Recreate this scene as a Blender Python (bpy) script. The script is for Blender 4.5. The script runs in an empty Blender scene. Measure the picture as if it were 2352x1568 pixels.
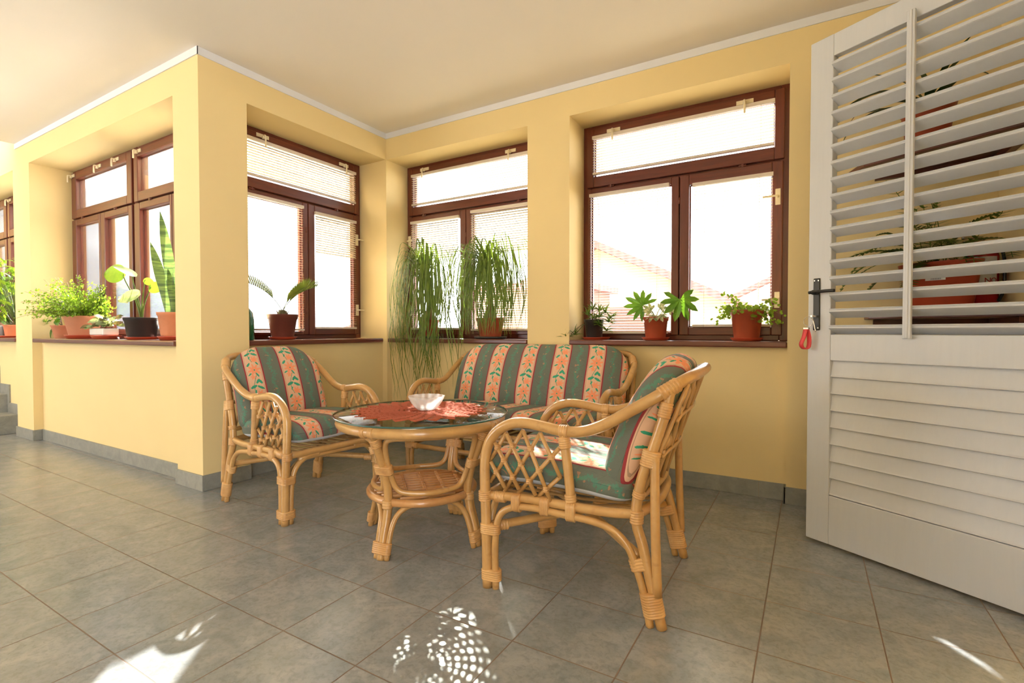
import bpy, math, random
from math import pi, sin, cos, radians as rad
from mathutils import Vector, Matrix, noise
import numpy as np

SC = bpy.context.scene
COL = SC.collection
R = random.Random(7)

# ------------------------------------------------------------------ camera
YAW, PITCH, ROLL, FPX, CAMZ = -0.53566, -0.0204, -0.0007, 1152.0, 0.9
def make_camera():
    a, t, c = YAW, PITCH, ROLL
    r = Vector((cos(a), -sin(a), 0)); F = Vector((sin(a)*cos(t), cos(a)*cos(t), sin(t)))
    U = Vector((-sin(a)*sin(t), -cos(a)*sin(t), cos(t)))
    X = r*cos(c)+U*sin(c); Y = -r*sin(c)+U*cos(c)
    cd = bpy.data.cameras.new('camera'); cd.sensor_width = 36; cd.lens = FPX/2352*36
    cd.clip_start = 0.02; cd.clip_end = 1000
    co = bpy.data.objects.new('camera', cd); COL.objects.link(co)
    co.matrix_world = Matrix(((X.x, Y.x, -F.x, 0), (X.y, Y.y, -F.y, 0), (X.z, Y.z, -F.z, CAMZ), (0, 0, 0, 1)))
    SC.camera = co
make_camera()

# ------------------------------------------------------------------ world, sun, exposure
W = bpy.data.worlds.new('daylight'); SC.world = W; W.use_nodes = True
bg = W.node_tree.nodes['Background']
bg.inputs['Color'].default_value = (0.93, 0.965, 1.0, 1); bg.inputs['Strength'].default_value = 6.0
SUN_D = Vector((cos(rad(30.9))*cos(rad(-50)), cos(rad(30.9))*sin(rad(-50)), -sin(rad(30.9))))
sd = bpy.data.lights.new('sun', 'SUN'); sd.energy = 95; sd.angle = rad(0.55); sd.color = (1.0, 0.94, 0.84)
so = bpy.data.objects.new('sun', sd); COL.objects.link(so); so.location = (-8, 9, 9)
so.rotation_euler = SUN_D.to_track_quat('-Z', 'Y').to_euler()
SC.view_settings.view_transform = 'Standard'; SC.view_settings.look = 'None'
SC.view_settings.exposure = 0.56; SC.view_settings.gamma = 1.0; SC.view_settings.use_curve_mapping = False

# ------------------------------------------------------------------ node helpers
class G:
    """tiny expression builder on a material node tree"""
    def __init__(s, name):
        m = bpy.data.materials.new(name); m.use_nodes = True; s.m = m; s.nt = m.node_tree
        for n in list(s.nt.nodes): s.nt.nodes.remove(n)
        s.out = s.nt.nodes.new('ShaderNodeOutputMaterial')
    def n(s, t, **kw):
        x = s.nt.nodes.new(t)
        for k, v in kw.items(): setattr(x, k, v)
        return x
    def link(s, a, b): s.nt.links.new(a, b)
    def put(s, sock, v):
        if isinstance(v, (int, float)): sock.default_value = v
        elif isinstance(v, (tuple, list)): sock.default_value = tuple(v) if len(v) == len(sock.default_value) else tuple(v)+(1,)
        else: s.link(v, sock)
    def M(s, op, a, b=0.0, c=0.0):
        x = s.n('ShaderNodeMath', operation=op)
        for i, v in enumerate((a, b, c)): s.put(x.inputs[i], v)
        return x.outputs[0]
    def mix(s, f, a, b, mode='MIX'):
        x = s.n('ShaderNodeMix', data_type='RGBA', blend_type=mode); x.clamp_factor = True
        s.put(x.inputs[0], f); s.put(x.inputs[6], a if not isinstance(a, tuple) else a); s.put(x.inputs[7], b)
        return x.outputs[2]
    def xyz(s, coord='Object'):
        t = s.n('ShaderNodeTexCoord'); q = s.n('ShaderNodeSeparateXYZ'); s.link(t.outputs[coord], q.inputs[0])
        return t.outputs[coord], q.outputs[0], q.outputs[1], q.outputs[2]
    def comb(s, a, b, c=0.0):
        x = s.n('ShaderNodeCombineXYZ')
        for i, v in enumerate((a, b, c)): s.put(x.inputs[i], v)
        return x.outputs[0]
    def noise(s, vec, scale, detail=3, rough=.55, dist=0.0):
        x = s.n('ShaderNodeTexNoise'); s.link(vec, x.inputs['Vector'])
        x.inputs['Scale'].default_value = scale; x.inputs['Detail'].default_value = detail
        x.inputs['Roughness'].default_value = rough; x.inputs['Distortion'].default_value = dist
        return x.outputs['Fac']
    def ramp(s, f, a, b):   # clamp((f-a)/(b-a))
        x = s.n('ShaderNodeMapRange'); s.put(x.inputs[0], f); x.inputs[1].default_value = a; x.inputs[2].default_value = b
        return x.outputs[0]
    def bump(s, h, strength=.2, dist=.002):
        x = s.n('ShaderNodeBump'); x.inputs['Strength'].default_value = strength; x.inputs['Distance'].default_value = dist
        s.link(h, x.inputs['Height']); return x.outputs[0]
    def bsdf(s, color, rough=.5, normal=None, **kw):
        b = s.n('ShaderNodeBsdfPrincipled'); s.put(b.inputs['Base Color'], color); s.put(b.inputs['Roughness'], rough)
        if normal is not None: s.link(normal, b.inputs['Normal'])
        for k, v in kw.items(): s.put(b.inputs[k.replace('_', ' ')], v)
        return b.outputs[0]
    def done(s, sh): s.link(sh, s.out.inputs[0]); return s.m

def paint(name, col, rough=.6, var=.03, scale=3, bump=.05):
    g = G(name); v, x, y, z = g.xyz()
    n = g.noise(v, scale, 3); k = g.ramp(n, .3, .7)
    c2 = tuple(min(1, c*(1-var)) for c in col)
    fine = g.noise(v, 180, 2)
    return g.done(g.bsdf(g.mix(k, col, c2), rough, g.bump(fine, bump, .001)))

MT = {}
MT['wall'] = paint('yellow_wall_paint', (.835, .66, .335), .75, .03, 2.5, .12)
MT['ceil'] = paint('cream_ceiling_paint', (.86, .80, .73), .8, .02, 2, .05)
MT['band'] = paint('white_band_paint', (.78, .785, .83), .8, .02, 4, .05)
MT['doorw'] = None

def wood(name, a, b, rough=.35, coat=.3, stretch=(1, 1, 14)):
    g = G(name); v, x, y, z = g.xyz()
    mp = g.n('ShaderNodeMapping'); g.link(v, mp.inputs[0]); mp.inputs['Scale'].default_value = tuple(22/s for s in stretch)
    n = g.noise(mp.outputs[0], 3, 4, .6, .6); k = g.ramp(n, .35, .7)
    return g.done(g.bsdf(g.mix(k, a, b), rough, g.bump(n, .08, .001), Coat_Weight=coat, Coat_Roughness=.2))
MT['mahog_v'] = wood('mahogany_upright', (.150, .027, .013), (.09, .017, .009))
MT['mahog_x'] = wood('mahogany_rail', (.150, .027, .013), (.09, .017, .009), stretch=(14, 14, 1))
MT['sill'] = wood('mahogany_sill', (.17, .04, .025), (.10, .024, .016), .28, .5, (14, 14, 1))
MT['white'] = wood('white_door_paint', (.63, .65, .705), (.61, .63, .685), .42, .1)
MT['shelfw'] = wood('dark_shelf_wood', (.12, .025, .015), (.06, .014, .01), .4, .2, (10, 10, 1))

def floor_mat():
    g = G('floor_tile'); v, x, y, z = g.xyz()
    T = .3087
    fx = g.M('FRACT', g.M('DIVIDE', g.M('SUBTRACT', x, -2.2787-T*40), T)); fy = g.M('FRACT', g.M('DIVIDE', g.M('SUBTRACT', y, .6220-T*40), T))
    dx = g.M('MINIMUM', fx, g.M('SUBTRACT', 1.0, fx)); dy = g.M('MINIMUM', fy, g.M('SUBTRACT', 1.0, fy))
    d = g.M('MINIMUM', dx, dy)
    grout = g.M('SUBTRACT', 1.0, g.ramp(d, .0052, .0082))
    ix = g.M('FLOOR', g.M('DIVIDE', g.M('SUBTRACT', x, -2.2787-T*40), T)); iy = g.M('FLOOR', g.M('DIVIDE', g.M('SUBTRACT', y, .6220-T*40), T))
    wn = g.n('ShaderNodeTexWhiteNoise'); g.link(g.comb(ix, iy), wn.inputs['Vector'])
    off = g.n('ShaderNodeVectorMath', operation='MULTIPLY_ADD'); g.link(wn.outputs['Color'], off.inputs[0]); off.inputs[1].default_value = (9, 9, 9); g.link(v, off.inputs[2])
    p = off.outputs[0]
    big = g.noise(p, 9, 5, .6, .8); fine = g.noise(p, 60, 4, .65, .5)
    c = g.mix(g.ramp(big, .32, .68), (.225, .252, .272), (.330, .342, .356))
    c = g.mix(g.M('MULTIPLY', g.ramp(fine, .46, .66), .38), c, (.15, .155, .155))
    wv = g.noise(p, 26, 2, .5, 3.0); ln = g.M('SUBTRACT', 1.0, g.ramp(g.M('ABSOLUTE', g.M('SUBTRACT', wv, .5)), 0.0, .012))
    c = g.mix(g.M('MULTIPLY', ln, .22), c, (.16, .14, .11))
    c = g.mix(grout, c, (.175, .13, .105))
    h = g.M('ADD', g.M('MULTIPLY', g.M('SUBTRACT', 1.0, grout), 1.0), g.M('MULTIPLY', fine, .12))
    return g.done(g.bsdf(c, g.M('ADD', g.M('ADD', .20, g.M('MULTIPLY', fine, .08)), g.M('MULTIPLY', grout, .4)), g.bump(h, .35, .0015), Specular_IOR_Level=.6))
MT['floor'] = floor_mat()
def base_mat():
    g = G('baseboard_tile'); v, x, y, z = g.xyz()
    big = g.noise(v, 12, 5, .6, .8); fine = g.noise(v, 70, 4, .65)
    c = g.mix(g.ramp(big, .32, .68), (.235, .245, .225), (.33, .325, .295)); c = g.mix(g.M('MULTIPLY', g.ramp(fine, .45, .8), .3), c, (.19, .19, .17))
    s = g.M('ADD', x, y); d = g.M('FRACT', g.M('DIVIDE', s, .3087)); j = g.M('LESS_THAN', d, .008)
    return g.done(g.bsdf(g.mix(j, c, (.3, .25, .2)), .4))
MT['base'] = base_mat()

def rattan(name, a, b, rough=.28, coat=.5):
    g = G(name); v, x, y, z = g.xyz()
    n = g.noise(v, 9, 4, .6, .4); f = g.noise(v, 120, 3); m = g.noise(v, 38, 2, .5)
    c = g.mix(g.ramp(n, .3, .7), a, b); c = g.mix(g.M('MULTIPLY', g.ramp(m, .62, .8), .45), c, (.30, .13, .045))
    return g.done(g.bsdf(c, rough, g.bump(f, .06, .001), Coat_Weight=coat, Coat_Roughness=.12))
MT['rattan'] = rattan('varnished_rattan', (.59, .345, .125), (.46, .245, .078))
MT['cane'] = rattan('cane_binding', (.70, .42, .17), (.50, .25, .08), .4, .25)
MT['shelf_rattan'] = rattan('shelf_rattan', (.62, .33, .13), (.48, .23, .08))

def simple(name, col, rough=.5, **kw):
    g = G(name); v, x, y, z = g.xyz(); n = g.noise(v, 25, 3)
    c = g.mix(g.M('MULTIPLY', g.ramp(n, .35, .75), .5), col, tuple(c*.86 for c in col))
    return g.done(g.bsdf(c, rough, None, **kw))
MT['black'] = simple('black_metal', (.012, .011, .01), .35)
MT['cream'] = simple('cream_plastic', (.80, .70, .50), .35)
MT['blind'] = simple('cream_blind_slat', (.66, .58, .42), .45)
MT['blindrail'] = simple('cream_blind_rail', (.70, .62, .55), .5)
MT['steel'] = simple('nickel', (.55, .52, .48), .25, Metallic=1.0)
MT['redleather'] = simple('red_leather', (.75, .05, .07), .35)
MT['soil'] = simple('potting_soil', (.05, .03, .02), .95)
MT['terra'] = simple('terracotta', (.62, .26, .14), .7)
MT['plasticred'] = simple('terracotta_plastic', (.42, .085, .04), .35)
MT['saucer'] = simple('red_saucer_plastic', (.52, .08, .035), .35)
MT['orangepot'] = simple('pale_orange_plastic', (.75, .30, .15), .45)
MT['brownpot'] = simple('brown_plastic', (.17, .05, .035), .45)
MT['blackpot'] = simple('black_plastic', (.03, .028, .028), .35)
MT['whitepot'] = simple('white_ceramic', (.80, .76, .72), .35)
MT['redpaint'] = simple('red_enamel', (.45, .012, .015), .25)
MT['paper'] = simple('white_label', (.8, .78, .78), .6)
MT['redink'] = simple('red_ink', (.45, .02, .03), .6)
MT['greyink'] = simple('grey_ink', (.25, .25, .27), .6)
MT['bark'] = simple('grey_brown_bark', (.28, .17, .09), .9)
MT['greenglass'] = simple('green_glass', (.01, .10, .035), .1, Coat_Weight=.5)
MT['rubber'] = simple('dark_grey_grille', (.05, .05, .05), .6)
MT['doily'] = None

def leaf(name, a, b, trans=.45, rough=.4, scale=20):
    g = G(name); v, x, y, z = g.xyz(); n = g.noise(v, scale, 3)
    c = g.mix(g.ramp(n, .35, .65), a, b)
    d = g.bsdf(c, rough); t = g.n('ShaderNodeBsdfTranslucent'); g.link(g.mix(1.0, c, (1.0, 1.0, .45), 'MULTIPLY'), t.inputs[0])
    ms = g.n('ShaderNodeMixShader'); ms.inputs[0].default_value = trans; g.link(d, ms.inputs[1]); g.link(t.outputs[0], ms.inputs[2])
    return g.done(ms.outputs[0])
MT['lf_pony'] = leaf('ponytail_leaf', (.20, .28, .06), (.10, .16, .03), .4)
MT['lf_dark'] = leaf('dark_leaf', (.03, .08, .015), (.02, .05, .012), .2)
MT['lf_mid'] = leaf('mid_green_leaf', (.13, .26, .035), (.07, .16, .02), .45)
MT['lf_fresh'] = leaf('fresh_green_leaf', (.34, .50, .06), (.20, .34, .04), .6)
MT['lf_lime'] = leaf('lime_leaf', (.28, .43, .05), (.20, .34, .04), .55)
MT['lf_fern'] = leaf('fern_leaf', (.14, .24, .03), (.08, .15, .02), .4)
MT['lf_palm'] = leaf('cycad_leaf', (.22, .27, .07), (.12, .18, .04), .4)
MT['lf_var'] = leaf('variegated_leaf', (.70, .66, .50), (.14, .22, .08), .35, .4, 55)
MT['lf_silver'] = leaf('silvery_leaf', (.55, .62, .42), (.22, .33, .14), .5, .4, 14)
MT['lf_bronze'] = leaf('bronze_leaf', (.30, .16, .10), (.12, .16, .06), .35, .4, 30)
def snake_leaf():
    g = G('snake_plant_leaf'); v, x, y, z = g.xyz()
    w = g.noise(g.comb(g.M('MULTIPLY', x, 6), g.M('MULTIPLY', y, 6), g.M('MULTIPLY', z, 55)), 1.0, 3, .6, .5)
    c = g.mix(g.ramp(w, .42, .6), (.20, .30, .07), (.07, .12, .035))
    d = g.bsdf(c, .4); t = g.n('ShaderNodeBsdfTranslucent'); g.link(c, t.inputs[0])
    ms = g.n('ShaderNodeMixShader'); ms.inputs[0].default_value = .4; g.link(d, ms.inputs[1]); g.link(t.outputs[0], ms.inputs[2])
    return g.done(ms.outputs[0])
MT['lf_snake'] = snake_leaf()

def pane_glass():
    g = G('window_glass'); t = g.n('ShaderNodeBsdfTransparent'); t.inputs[0].default_value = (.97, .98, .98, 1)
    gl = g.n('ShaderNodeBsdfGlossy'); gl.inputs['Roughness'].default_value = .02
    fr = g.n('ShaderNodeFresnel'); fr.inputs[0].default_value = 1.45
    ms = g.n('ShaderNodeMixShader'); g.link(g.M('MULTIPLY', fr.outputs[0], .8), ms.inputs[0]); g.link(t.outputs[0], ms.inputs[1]); g.link(gl.outputs[0], ms.inputs[2])
    return g.done(ms.outputs[0])
MT['glass'] = pane_glass()
def tint_glass(name, col, k, rough=.01, base=0.0):
    g = G(name); t = g.n('ShaderNodeBsdfTransparent'); t.inputs[0].default_value = col+(1,)
    gl = g.n('ShaderNodeBsdfGlossy'); gl.inputs['Roughness'].default_value = rough
    fr = g.n('ShaderNodeFresnel'); fr.inputs[0].default_value = 1.5
    ms = g.n('ShaderNodeMixShader'); g.link(g.M('MINIMUM', g.M('ADD', base, g.M('MULTIPLY', fr.outputs[0], k)), 1.0), ms.inputs[0]); g.link(t.outputs[0], ms.inputs[1]); g.link(gl.outputs[0], ms.inputs[2])
    return g.done(ms.outputs[0])
MT['tableglass'] = tint_glass('clear_table_glass', (.95, .97, .95), .45)
MT['glassedge'] = simple('dark_green_glass_edge', (.02, .09, .08), .08, Coat_Weight=.6)
def crystal():
    g = G('cut_crystal'); t = g.n('ShaderNodeBsdfTransparent'); t.inputs[0].default_value = (.93, .93, .93, 1)
    d = g.bsdf((.9, .86, .84), .08, None, Specular_IOR_Level=.9)
    tr = g.n('ShaderNodeBsdfTranslucent'); tr.inputs[0].default_value = (.9, .88, .86, 1)
    m0 = g.n('ShaderNodeMixShader'); m0.inputs[0].default_value = .5; g.link(d, m0.inputs[1]); g.link(tr.outputs[0], m0.inputs[2])
    ms = g.n('ShaderNodeMixShader'); ms.inputs[0].default_value = .42; g.link(t.outputs[0], ms.inputs[1]); g.link(m0.outputs[0], ms.inputs[2])
    return g.done(ms.outputs[0])
MT['crystal'] = crystal()
def doily_mat():
    g = G('coral_crochet'); v, x, y, z = g.xyz()
    r = g.M('SQRT', g.M('ADD', g.M('MULTIPLY', x, x), g.M('MULTIPLY', y, y))); a = g.M('ARCTAN2', y, x)
    h = g.M('MULTIPLY', g.M('SINE', g.M('MULTIPLY', r, 700)), g.M('SINE', g.M('MULTIPLY', a, 110)))
    c = g.mix(g.ramp(h, -1, 1), (.60, .14, .07), (.80, .25, .13))
    tr = g.n('ShaderNodeBsdfTranslucent'); tr.inputs[0].default_value = (.8, .25, .12, 1)
    ms = g.n('ShaderNodeMixShader'); ms.inputs[0].default_value = .45; g.link(g.bsdf(c, .9, g.bump(h, .6, .002)), ms.inputs[1]); g.link(tr.outputs[0], ms.inputs[2])
    # openwork: rows of small holes between the crochet ribs
    am = g.M('MULTIPLY', a, 13.0)
    o1 = g.M('MULTIPLY', g.M('ABSOLUTE', g.M('SINE', g.M('ADD', am, g.M('MULTIPLY', r, 30)))), g.M('ABSOLUTE', g.M('SINE', g.M('MULTIPLY', r, 150.0))))
    hole = g.M('MULTIPLY', g.M('GREATER_THAN', g.M('ADD', o1, g.M('MULTIPLY', g.M('SUBTRACT', g.noise(v, 34, 2), .5), .6)), .71), g.M('GREATER_THAN', r, .05))
    tp = g.n('ShaderNodeBsdfTransparent'); m2 = g.n('ShaderNodeMixShader'); g.link(hole, m2.inputs[0]); g.link(ms.outputs[0], m2.inputs[1]); g.link(tp.outputs[0], m2.inputs[2])
    return g.done(m2.outputs[0])
MT['doily'] = doily_mat()

def fabric_mat():
    g = G('striped_floral_fabric')
    uv = g.n('ShaderNodeUVMap'); uv.uv_map = 'UVMap'; q = g.n('ShaderNodeSeparateXYZ'); g.link(uv.outputs[0], q.inputs[0])
    u, v = q.outputs[0], q.outputs[1]
    P = .205; H = .20
    s = g.M('FRACT', g.M('ADD', g.M('DIVIDE', u, P), 40.0))
    peach = g.M('LESS_THAN', s, .49)
    lx = g.M('MULTIPLY', g.M('SUBTRACT', s, .245), P)          # metres from middle of the peach stripe
    gx = g.M('MULTIPLY', g.M('SUBTRACT', s, .745), P)          # metres from middle of the green stripe
    ly = g.M('MULTIPLY', g.M('SUBTRACT', g.M('FRACT', g.M('ADD', g.M('DIVIDE', v, H), 40.0)), .5), H)
    nz = g.noise(uv.outputs[0], 130, 2)
    wob = g.M('MULTIPLY', g.M('SUBTRACT', nz, .5), .008)
    def ell(cx, cy, ang, a, b, X=lx, jag=True):
        ca, sa = cos(ang), sin(ang)
        dx = g.M('SUBTRACT', X, cx); dy = g.M('SUBTRACT', ly, cy)
        p = g.M('ADD', g.M('MULTIPLY', dx, ca), g.M('MULTIPLY', dy, sa)); r = g.M('SUBTRACT', g.M('MULTIPLY', dy, ca), g.M('MULTIPLY', dx, sa))
        if jag: r = g.M('ADD', r, wob)
        e = g.M('ADD', g.M('POWER', g.M('ABSOLUTE', g.M('DIVIDE', p, a)), 2.0), g.M('POWER', g.M('ABSOLUTE', g.M('DIVIDE', r, b)), 2.0))
        return g.M('LESS_THAN', e, 1.0)
    def flower(cx, cy, rad_, n):
        dx = g.M('SUBTRACT', lx, cx); dy = g.M('SUBTRACT', ly, cy)
        d = g.M('SQRT', g.M('ADD', g.M('MULTIPLY', dx, dx), g.M('MULTIPLY', dy, dy))); a = g.M('ARCTAN2', dy, dx)
        lim = g.M('MULTIPLY', rad_, g.M('ADD', .76, g.M('MULTIPLY', .27, g.M('SINE', g.M('MULTIPLY', a, float(n))))))
        return g.M('LESS_THAN', g.M('ADD', d, wob), lim)
    fl = g.M('MAXIMUM', flower(.004, .052, .036, 8), g.M('MAXIMUM', flower(-.010, .012, .015, 5), flower(.014, -.086, .024, 7)))
    lv = None
    for (cx, cy, an, a, b) in ((.012, -.012, .9, .015, .007), (.026, -.016, 2.3, .014, .007), (-.016, -.042, .4, .020, .008), (.022, -.048, -.5, .020, .007),
                               (-.010, -.070, 1.2, .010, .004), (-.024, .086, .8, .014, .006), (.026, .090, 2.2, .012, .005), (.016, .024, -1.0, .014, .0045), (-.026, .028, .5, .012, .004), (.004, .052, 0, .004, .004)):
        e = ell(cx, cy, an, a, b); lv = e if lv is None else g.M('MAXIMUM', lv, e)
    vine = g.M('LESS_THAN', g.M('ABSOLUTE', g.M('SUBTRACT', lx, g.M('MULTIPLY', .014, g.M('SINE', g.M('MULTIPLY', ly, 2*pi/H*1.0))))), .0016)
    vine = g.M('MULTIPLY', vine, g.M('LESS_THAN', ly, .02))
    teal = (.035, .33, .20); pk = (.70, .45, .31); cor = (.86, .27, .12)
    cp = g.mix(g.M('MULTIPLY', fl, .8), pk, cor); cp = g.mix(g.M('MAXIMUM', lv, vine), cp, teal)
    n2 = g.noise(uv.outputs[0], 95, 2, .6, .4)
    ga = g.M('LESS_THAN', g.M('ABSOLUTE', g.M('SUBTRACT', gx, g.M('MULTIPLY', .008, g.M('SINE', g.M('MULTIPLY', v, 62.0))))), g.M('MULTIPLY', .060, g.M('SUBTRACT', n2, .36)))
    n3 = g.noise(uv.outputs[0], 48, 1, .4)
    gb = g.M('MULTIPLY', g.M('GREATER_THAN', n3, .66), g.M('LESS_THAN', g.M('ABSOLUTE', gx), .018))
    gr = (.132, .150, .122)
    cg = g.mix(g.M('MULTIPLY', ga, .45), gr, (.04, .30, .20)); cg = g.mix(g.M('MULTIPLY', gb, .6), cg, (.5, .22, .12))
    c = g.mix(peach, cg, cp)
    edge = g.M('MINIMUM', g.M('ABSOLUTE', g.M('SUBTRACT', s, .49)), g.M('MINIMUM', s, g.M('SUBTRACT', 1.0, s)))
    c = g.mix(g.M('LESS_THAN', edge, .020), c, (.30, .035, .045))
    thin = g.M('LESS_THAN', g.M('ABSOLUTE', g.M('SUBTRACT', edge, .045)), .006)
    c = g.mix(g.M('MULTIPLY', g.M('MULTIPLY', thin, peach), .5), c, (.15, .10, .07))
    wr = g.noise(uv.outputs[0], 14, 4, .6, 1.2)
    return g.done(g.bsdf(c, .85, g.bump(g.M('ADD', wr, g.M('MULTIPLY', nz, .05)), .5, .008)))
MT['fabric'] = fabric_mat()
MT['lining'] = paint('white_lining', (.62, .66, .74), .8)

# ------------------------------------------------------------------ mesh helpers
def V(*a): return Vector(a)
class MB:
    def __init__(s): s.v = []; s.f = []; s.mi = []; s.sm = []; s.uv = None; s.wr = []
    def add(s, vs, fs, mi=0, sm=True):
        b = len(s.v); s.v += [tuple(v) for v in vs]
        for f in fs: s.f.append([b+i for i in f]); s.mi.append(mi); s.sm.append(sm)
        return s
    def box(s, x0, x1, y0, y1, z0, z1, mi=0, M=None):
        vs = [V(x, y, z) for x in (x0, x1) for y in (y0, y1) for z in (z0, z1)]
        if M: vs = [M @ v for v in vs]
        return s.add(vs, [(0, 1, 3, 2), (4, 6, 7, 5), (0, 4, 5, 1), (2, 3, 7, 6), (0, 2, 6, 4), (1, 5, 7, 3)], mi, False)
    def tube(s, pts, r, sub=6, n=10, mi=0, closed=False, ell=None):
        P = smooth(pts, sub, closed); m = len(P)
        rr = r if isinstance(r, (list, tuple)) else None
        T = []
        for i in range(m):
            a = P[(i-1) % m] if (closed or i > 0) else P[i]; b = P[(i+1) % m] if (closed or i < m-1) else P[i]
            t = (b-a); T.append(t.normalized() if t.length > 1e-9 else V(0, 0, 1))
        up = V(0, 0, 1) if abs(T[0].z) < .9 else V(1, 0, 0); nn = (up-T[0]*up.dot(T[0])).normalized()
        vs = []
        for i in range(m):
            nn = (nn-T[i]*nn.dot(T[i])); nn = nn.normalized() if nn.length > 1e-6 else T[i].orthogonal().normalized()
            bb = T[i].cross(nn)
            q = rad_at(rr, i/(m-1)) if rr else r
            for k in range(n):
                a = 2*pi*k/n; vs.append(P[i]+nn*(cos(a)*q)+bb*(sin(a)*q*(ell or 1)))
        fs = [(i*n+k, i*n+(k+1) % n, (i+1)*n+(k+1) % n, (i+1)*n+k) for i in range(m-1) for k in range(n)]
        if closed: fs += [((m-1)*n+k, (m-1)*n+(k+1) % n, (k+1) % n, k) for k in range(n)]
        else:
            fs.append(tuple(range(n))[::-1]); fs.append(tuple((m-1)*n+k for k in range(n)))
        return s.add(vs, fs, mi)
    def wrap(s, a, b, offs, r, turns, mi=1, n=18):
        a = Vector(a); b = Vector(b); ax = (b-a).normalized(); e1 = ax.orthogonal().normalized(); e2 = ax.cross(e1)
        offs = [Vector(o) for o in offs] or [V(0, 0, 0)]
        vs = []; m = turns*3+1
        for i in range(m):
            t = i/(m-1); c = a.lerp(b, t); ph = i % 3; q = r + (.0006 if ph == 0 else .0026)
            for k in range(n):
                d = e1*cos(2*pi*k/n)+e2*sin(2*pi*k/n)
                o = max(offs, key=lambda w: w.dot(d)); o = o-ax*o.dot(ax)
                vs.append(c+o+d*q)
        fs = [(i*n+k, i*n+(k+1) % n, (i+1)*n+(k+1) % n, (i+1)*n+k) for i in range(m-1) for k in range(n)]
        fs.append(tuple(range(n))[::-1]); fs.append(tuple((m-1)*n+k for k in range(n)))
        s.wr.append((len(s.v), len(s.v)+len(vs), len(s.f), len(s.f)+len(fs)))
        return s.add(vs, fs, mi)
    def lathe(s, prof, n=40, c=(0, 0, 0), mi=0, sx=1, sy=1, flute=None):
        vs = []; c = Vector(c)
        for (r, z) in prof:
            for k in range(n):
                a = 2*pi*k/n; q = r*(flute(a, z) if flute else 1); vs.append(c+V(q*cos(a)*sx, q*sin(a)*sy, z))
        fs = [(i*n+k, i*n+(k+1) % n, (i+1)*n+(k+1) % n, (i+1)*n+k) for i in range(len(prof)-1) for k in range(n)]
        return s.add(vs, fs, mi)
    def disc(s, r, c, n=40, mi=0, sx=1, sy=1, seed=None):
        c = Vector(c); rr = random.Random(seed or 1)
        vs = [c]+[c+V(r*cos(2*pi*k/n)*sx, r*sin(2*pi*k/n)*sy, 0) for k in range(n)]
        return s.add(vs, [(0, 1+k, 1+(k+1) % n) for k in range(n)], mi)
    def ribbon(s, pts, w, nrm=None, fold=.0, mi=0, prof=None):
        """leaf blade along a list of points, width profile prof(t)"""
        m = len(pts); vs = []
        for i, p in enumerate(pts):
            a = pts[max(0, i-1)]; b = pts[min(m-1, i+1)]; t = (b-a).normalized()
            up = nrm or V(0, 0, 1); side = t.cross(up); side = side.normalized() if side.length > 1e-4 else V(1, 0, 0)
            u2 = side.cross(t); q = w*(prof(i/(m-1)) if prof else (1-(i/(m-1))**2*.9))/2
            vs += [p-side*q+u2*q*fold, p, p+side*q+u2*q*fold]
        fs = []
        for i in range(m-1):
            k = i*3; fs += [(k, k+1, k+4, k+3), (k+1, k+2, k+5, k+4)]
        return s.add(vs, fs, mi)
    def blade(s, base, tip, w, up, mi=0, shape=(0, .7, 1, .8, 0), fold=.15, bend=0.0):
        base = Vector(base); tip = Vector(tip); n = len(shape); d = tip-base
        t = d.normalized(); side = t.cross(up); side = side.normalized() if side.length > 1e-4 else t.orthogonal().normalized(); u2 = side.cross(t)
        vs = []
        for i, q in enumerate(shape):
            f = i/(n-1); c = base+d*f+u2*(sin(pi*f)*bend); q = max(q, .02)*w/2
            vs += [c-side*q+u2*q*fold, c, c+side*q+u2*q*fold]
        fs = []
        for i in range(n-1):
            k = i*3; fs += [(k, k+1, k+4, k+3), (k+1, k+2, k+5, k+4)]
        return s.add(vs, fs, mi)
    def round(s, c, r, nrm, mi=0, n=7):
        c = Vector(c); nrm = Vector(nrm).normalized(); e = nrm.orthogonal().normalized(); f = nrm.cross(e)
        return s.add([c+e*(r*cos(2*pi*k/n))+f*(r*sin(2*pi*k/n)) for k in range(n)], [tuple(range(n))], mi)
    def build(s, name, mats, parent=None, bevel=0, seg=2, loc=None):
        me = bpy.data.meshes.new(name); me.from_pydata(s.v, [], s.f)
        if not isinstance(mats, (list, tuple)): mats = [mats]
        for m in mats: me.materials.append(m)
        me.polygons.foreach_set('material_index', s.mi); me.polygons.foreach_set('use_smooth', s.sm)
        if s.uv:
            l = me.uv_layers.new(name='UVMap'); idx = np.empty(len(me.loops), int); me.loops.foreach_get('vertex_index', idx)
            l.data.foreach_set('uv', np.array(s.uv, float)[idx].ravel())
        me.update()
        o = bpy.data.objects.new(name, me); COL.objects.link(o)
        if parent: o.parent = parent
        if loc: o.location = loc
        if bevel:
            b = o.modifiers.new('bevel', 'BEVEL'); b.width = bevel; b.segments = seg; b.limit_method = 'ANGLE'; b.angle_limit = rad(40)
        return o
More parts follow.
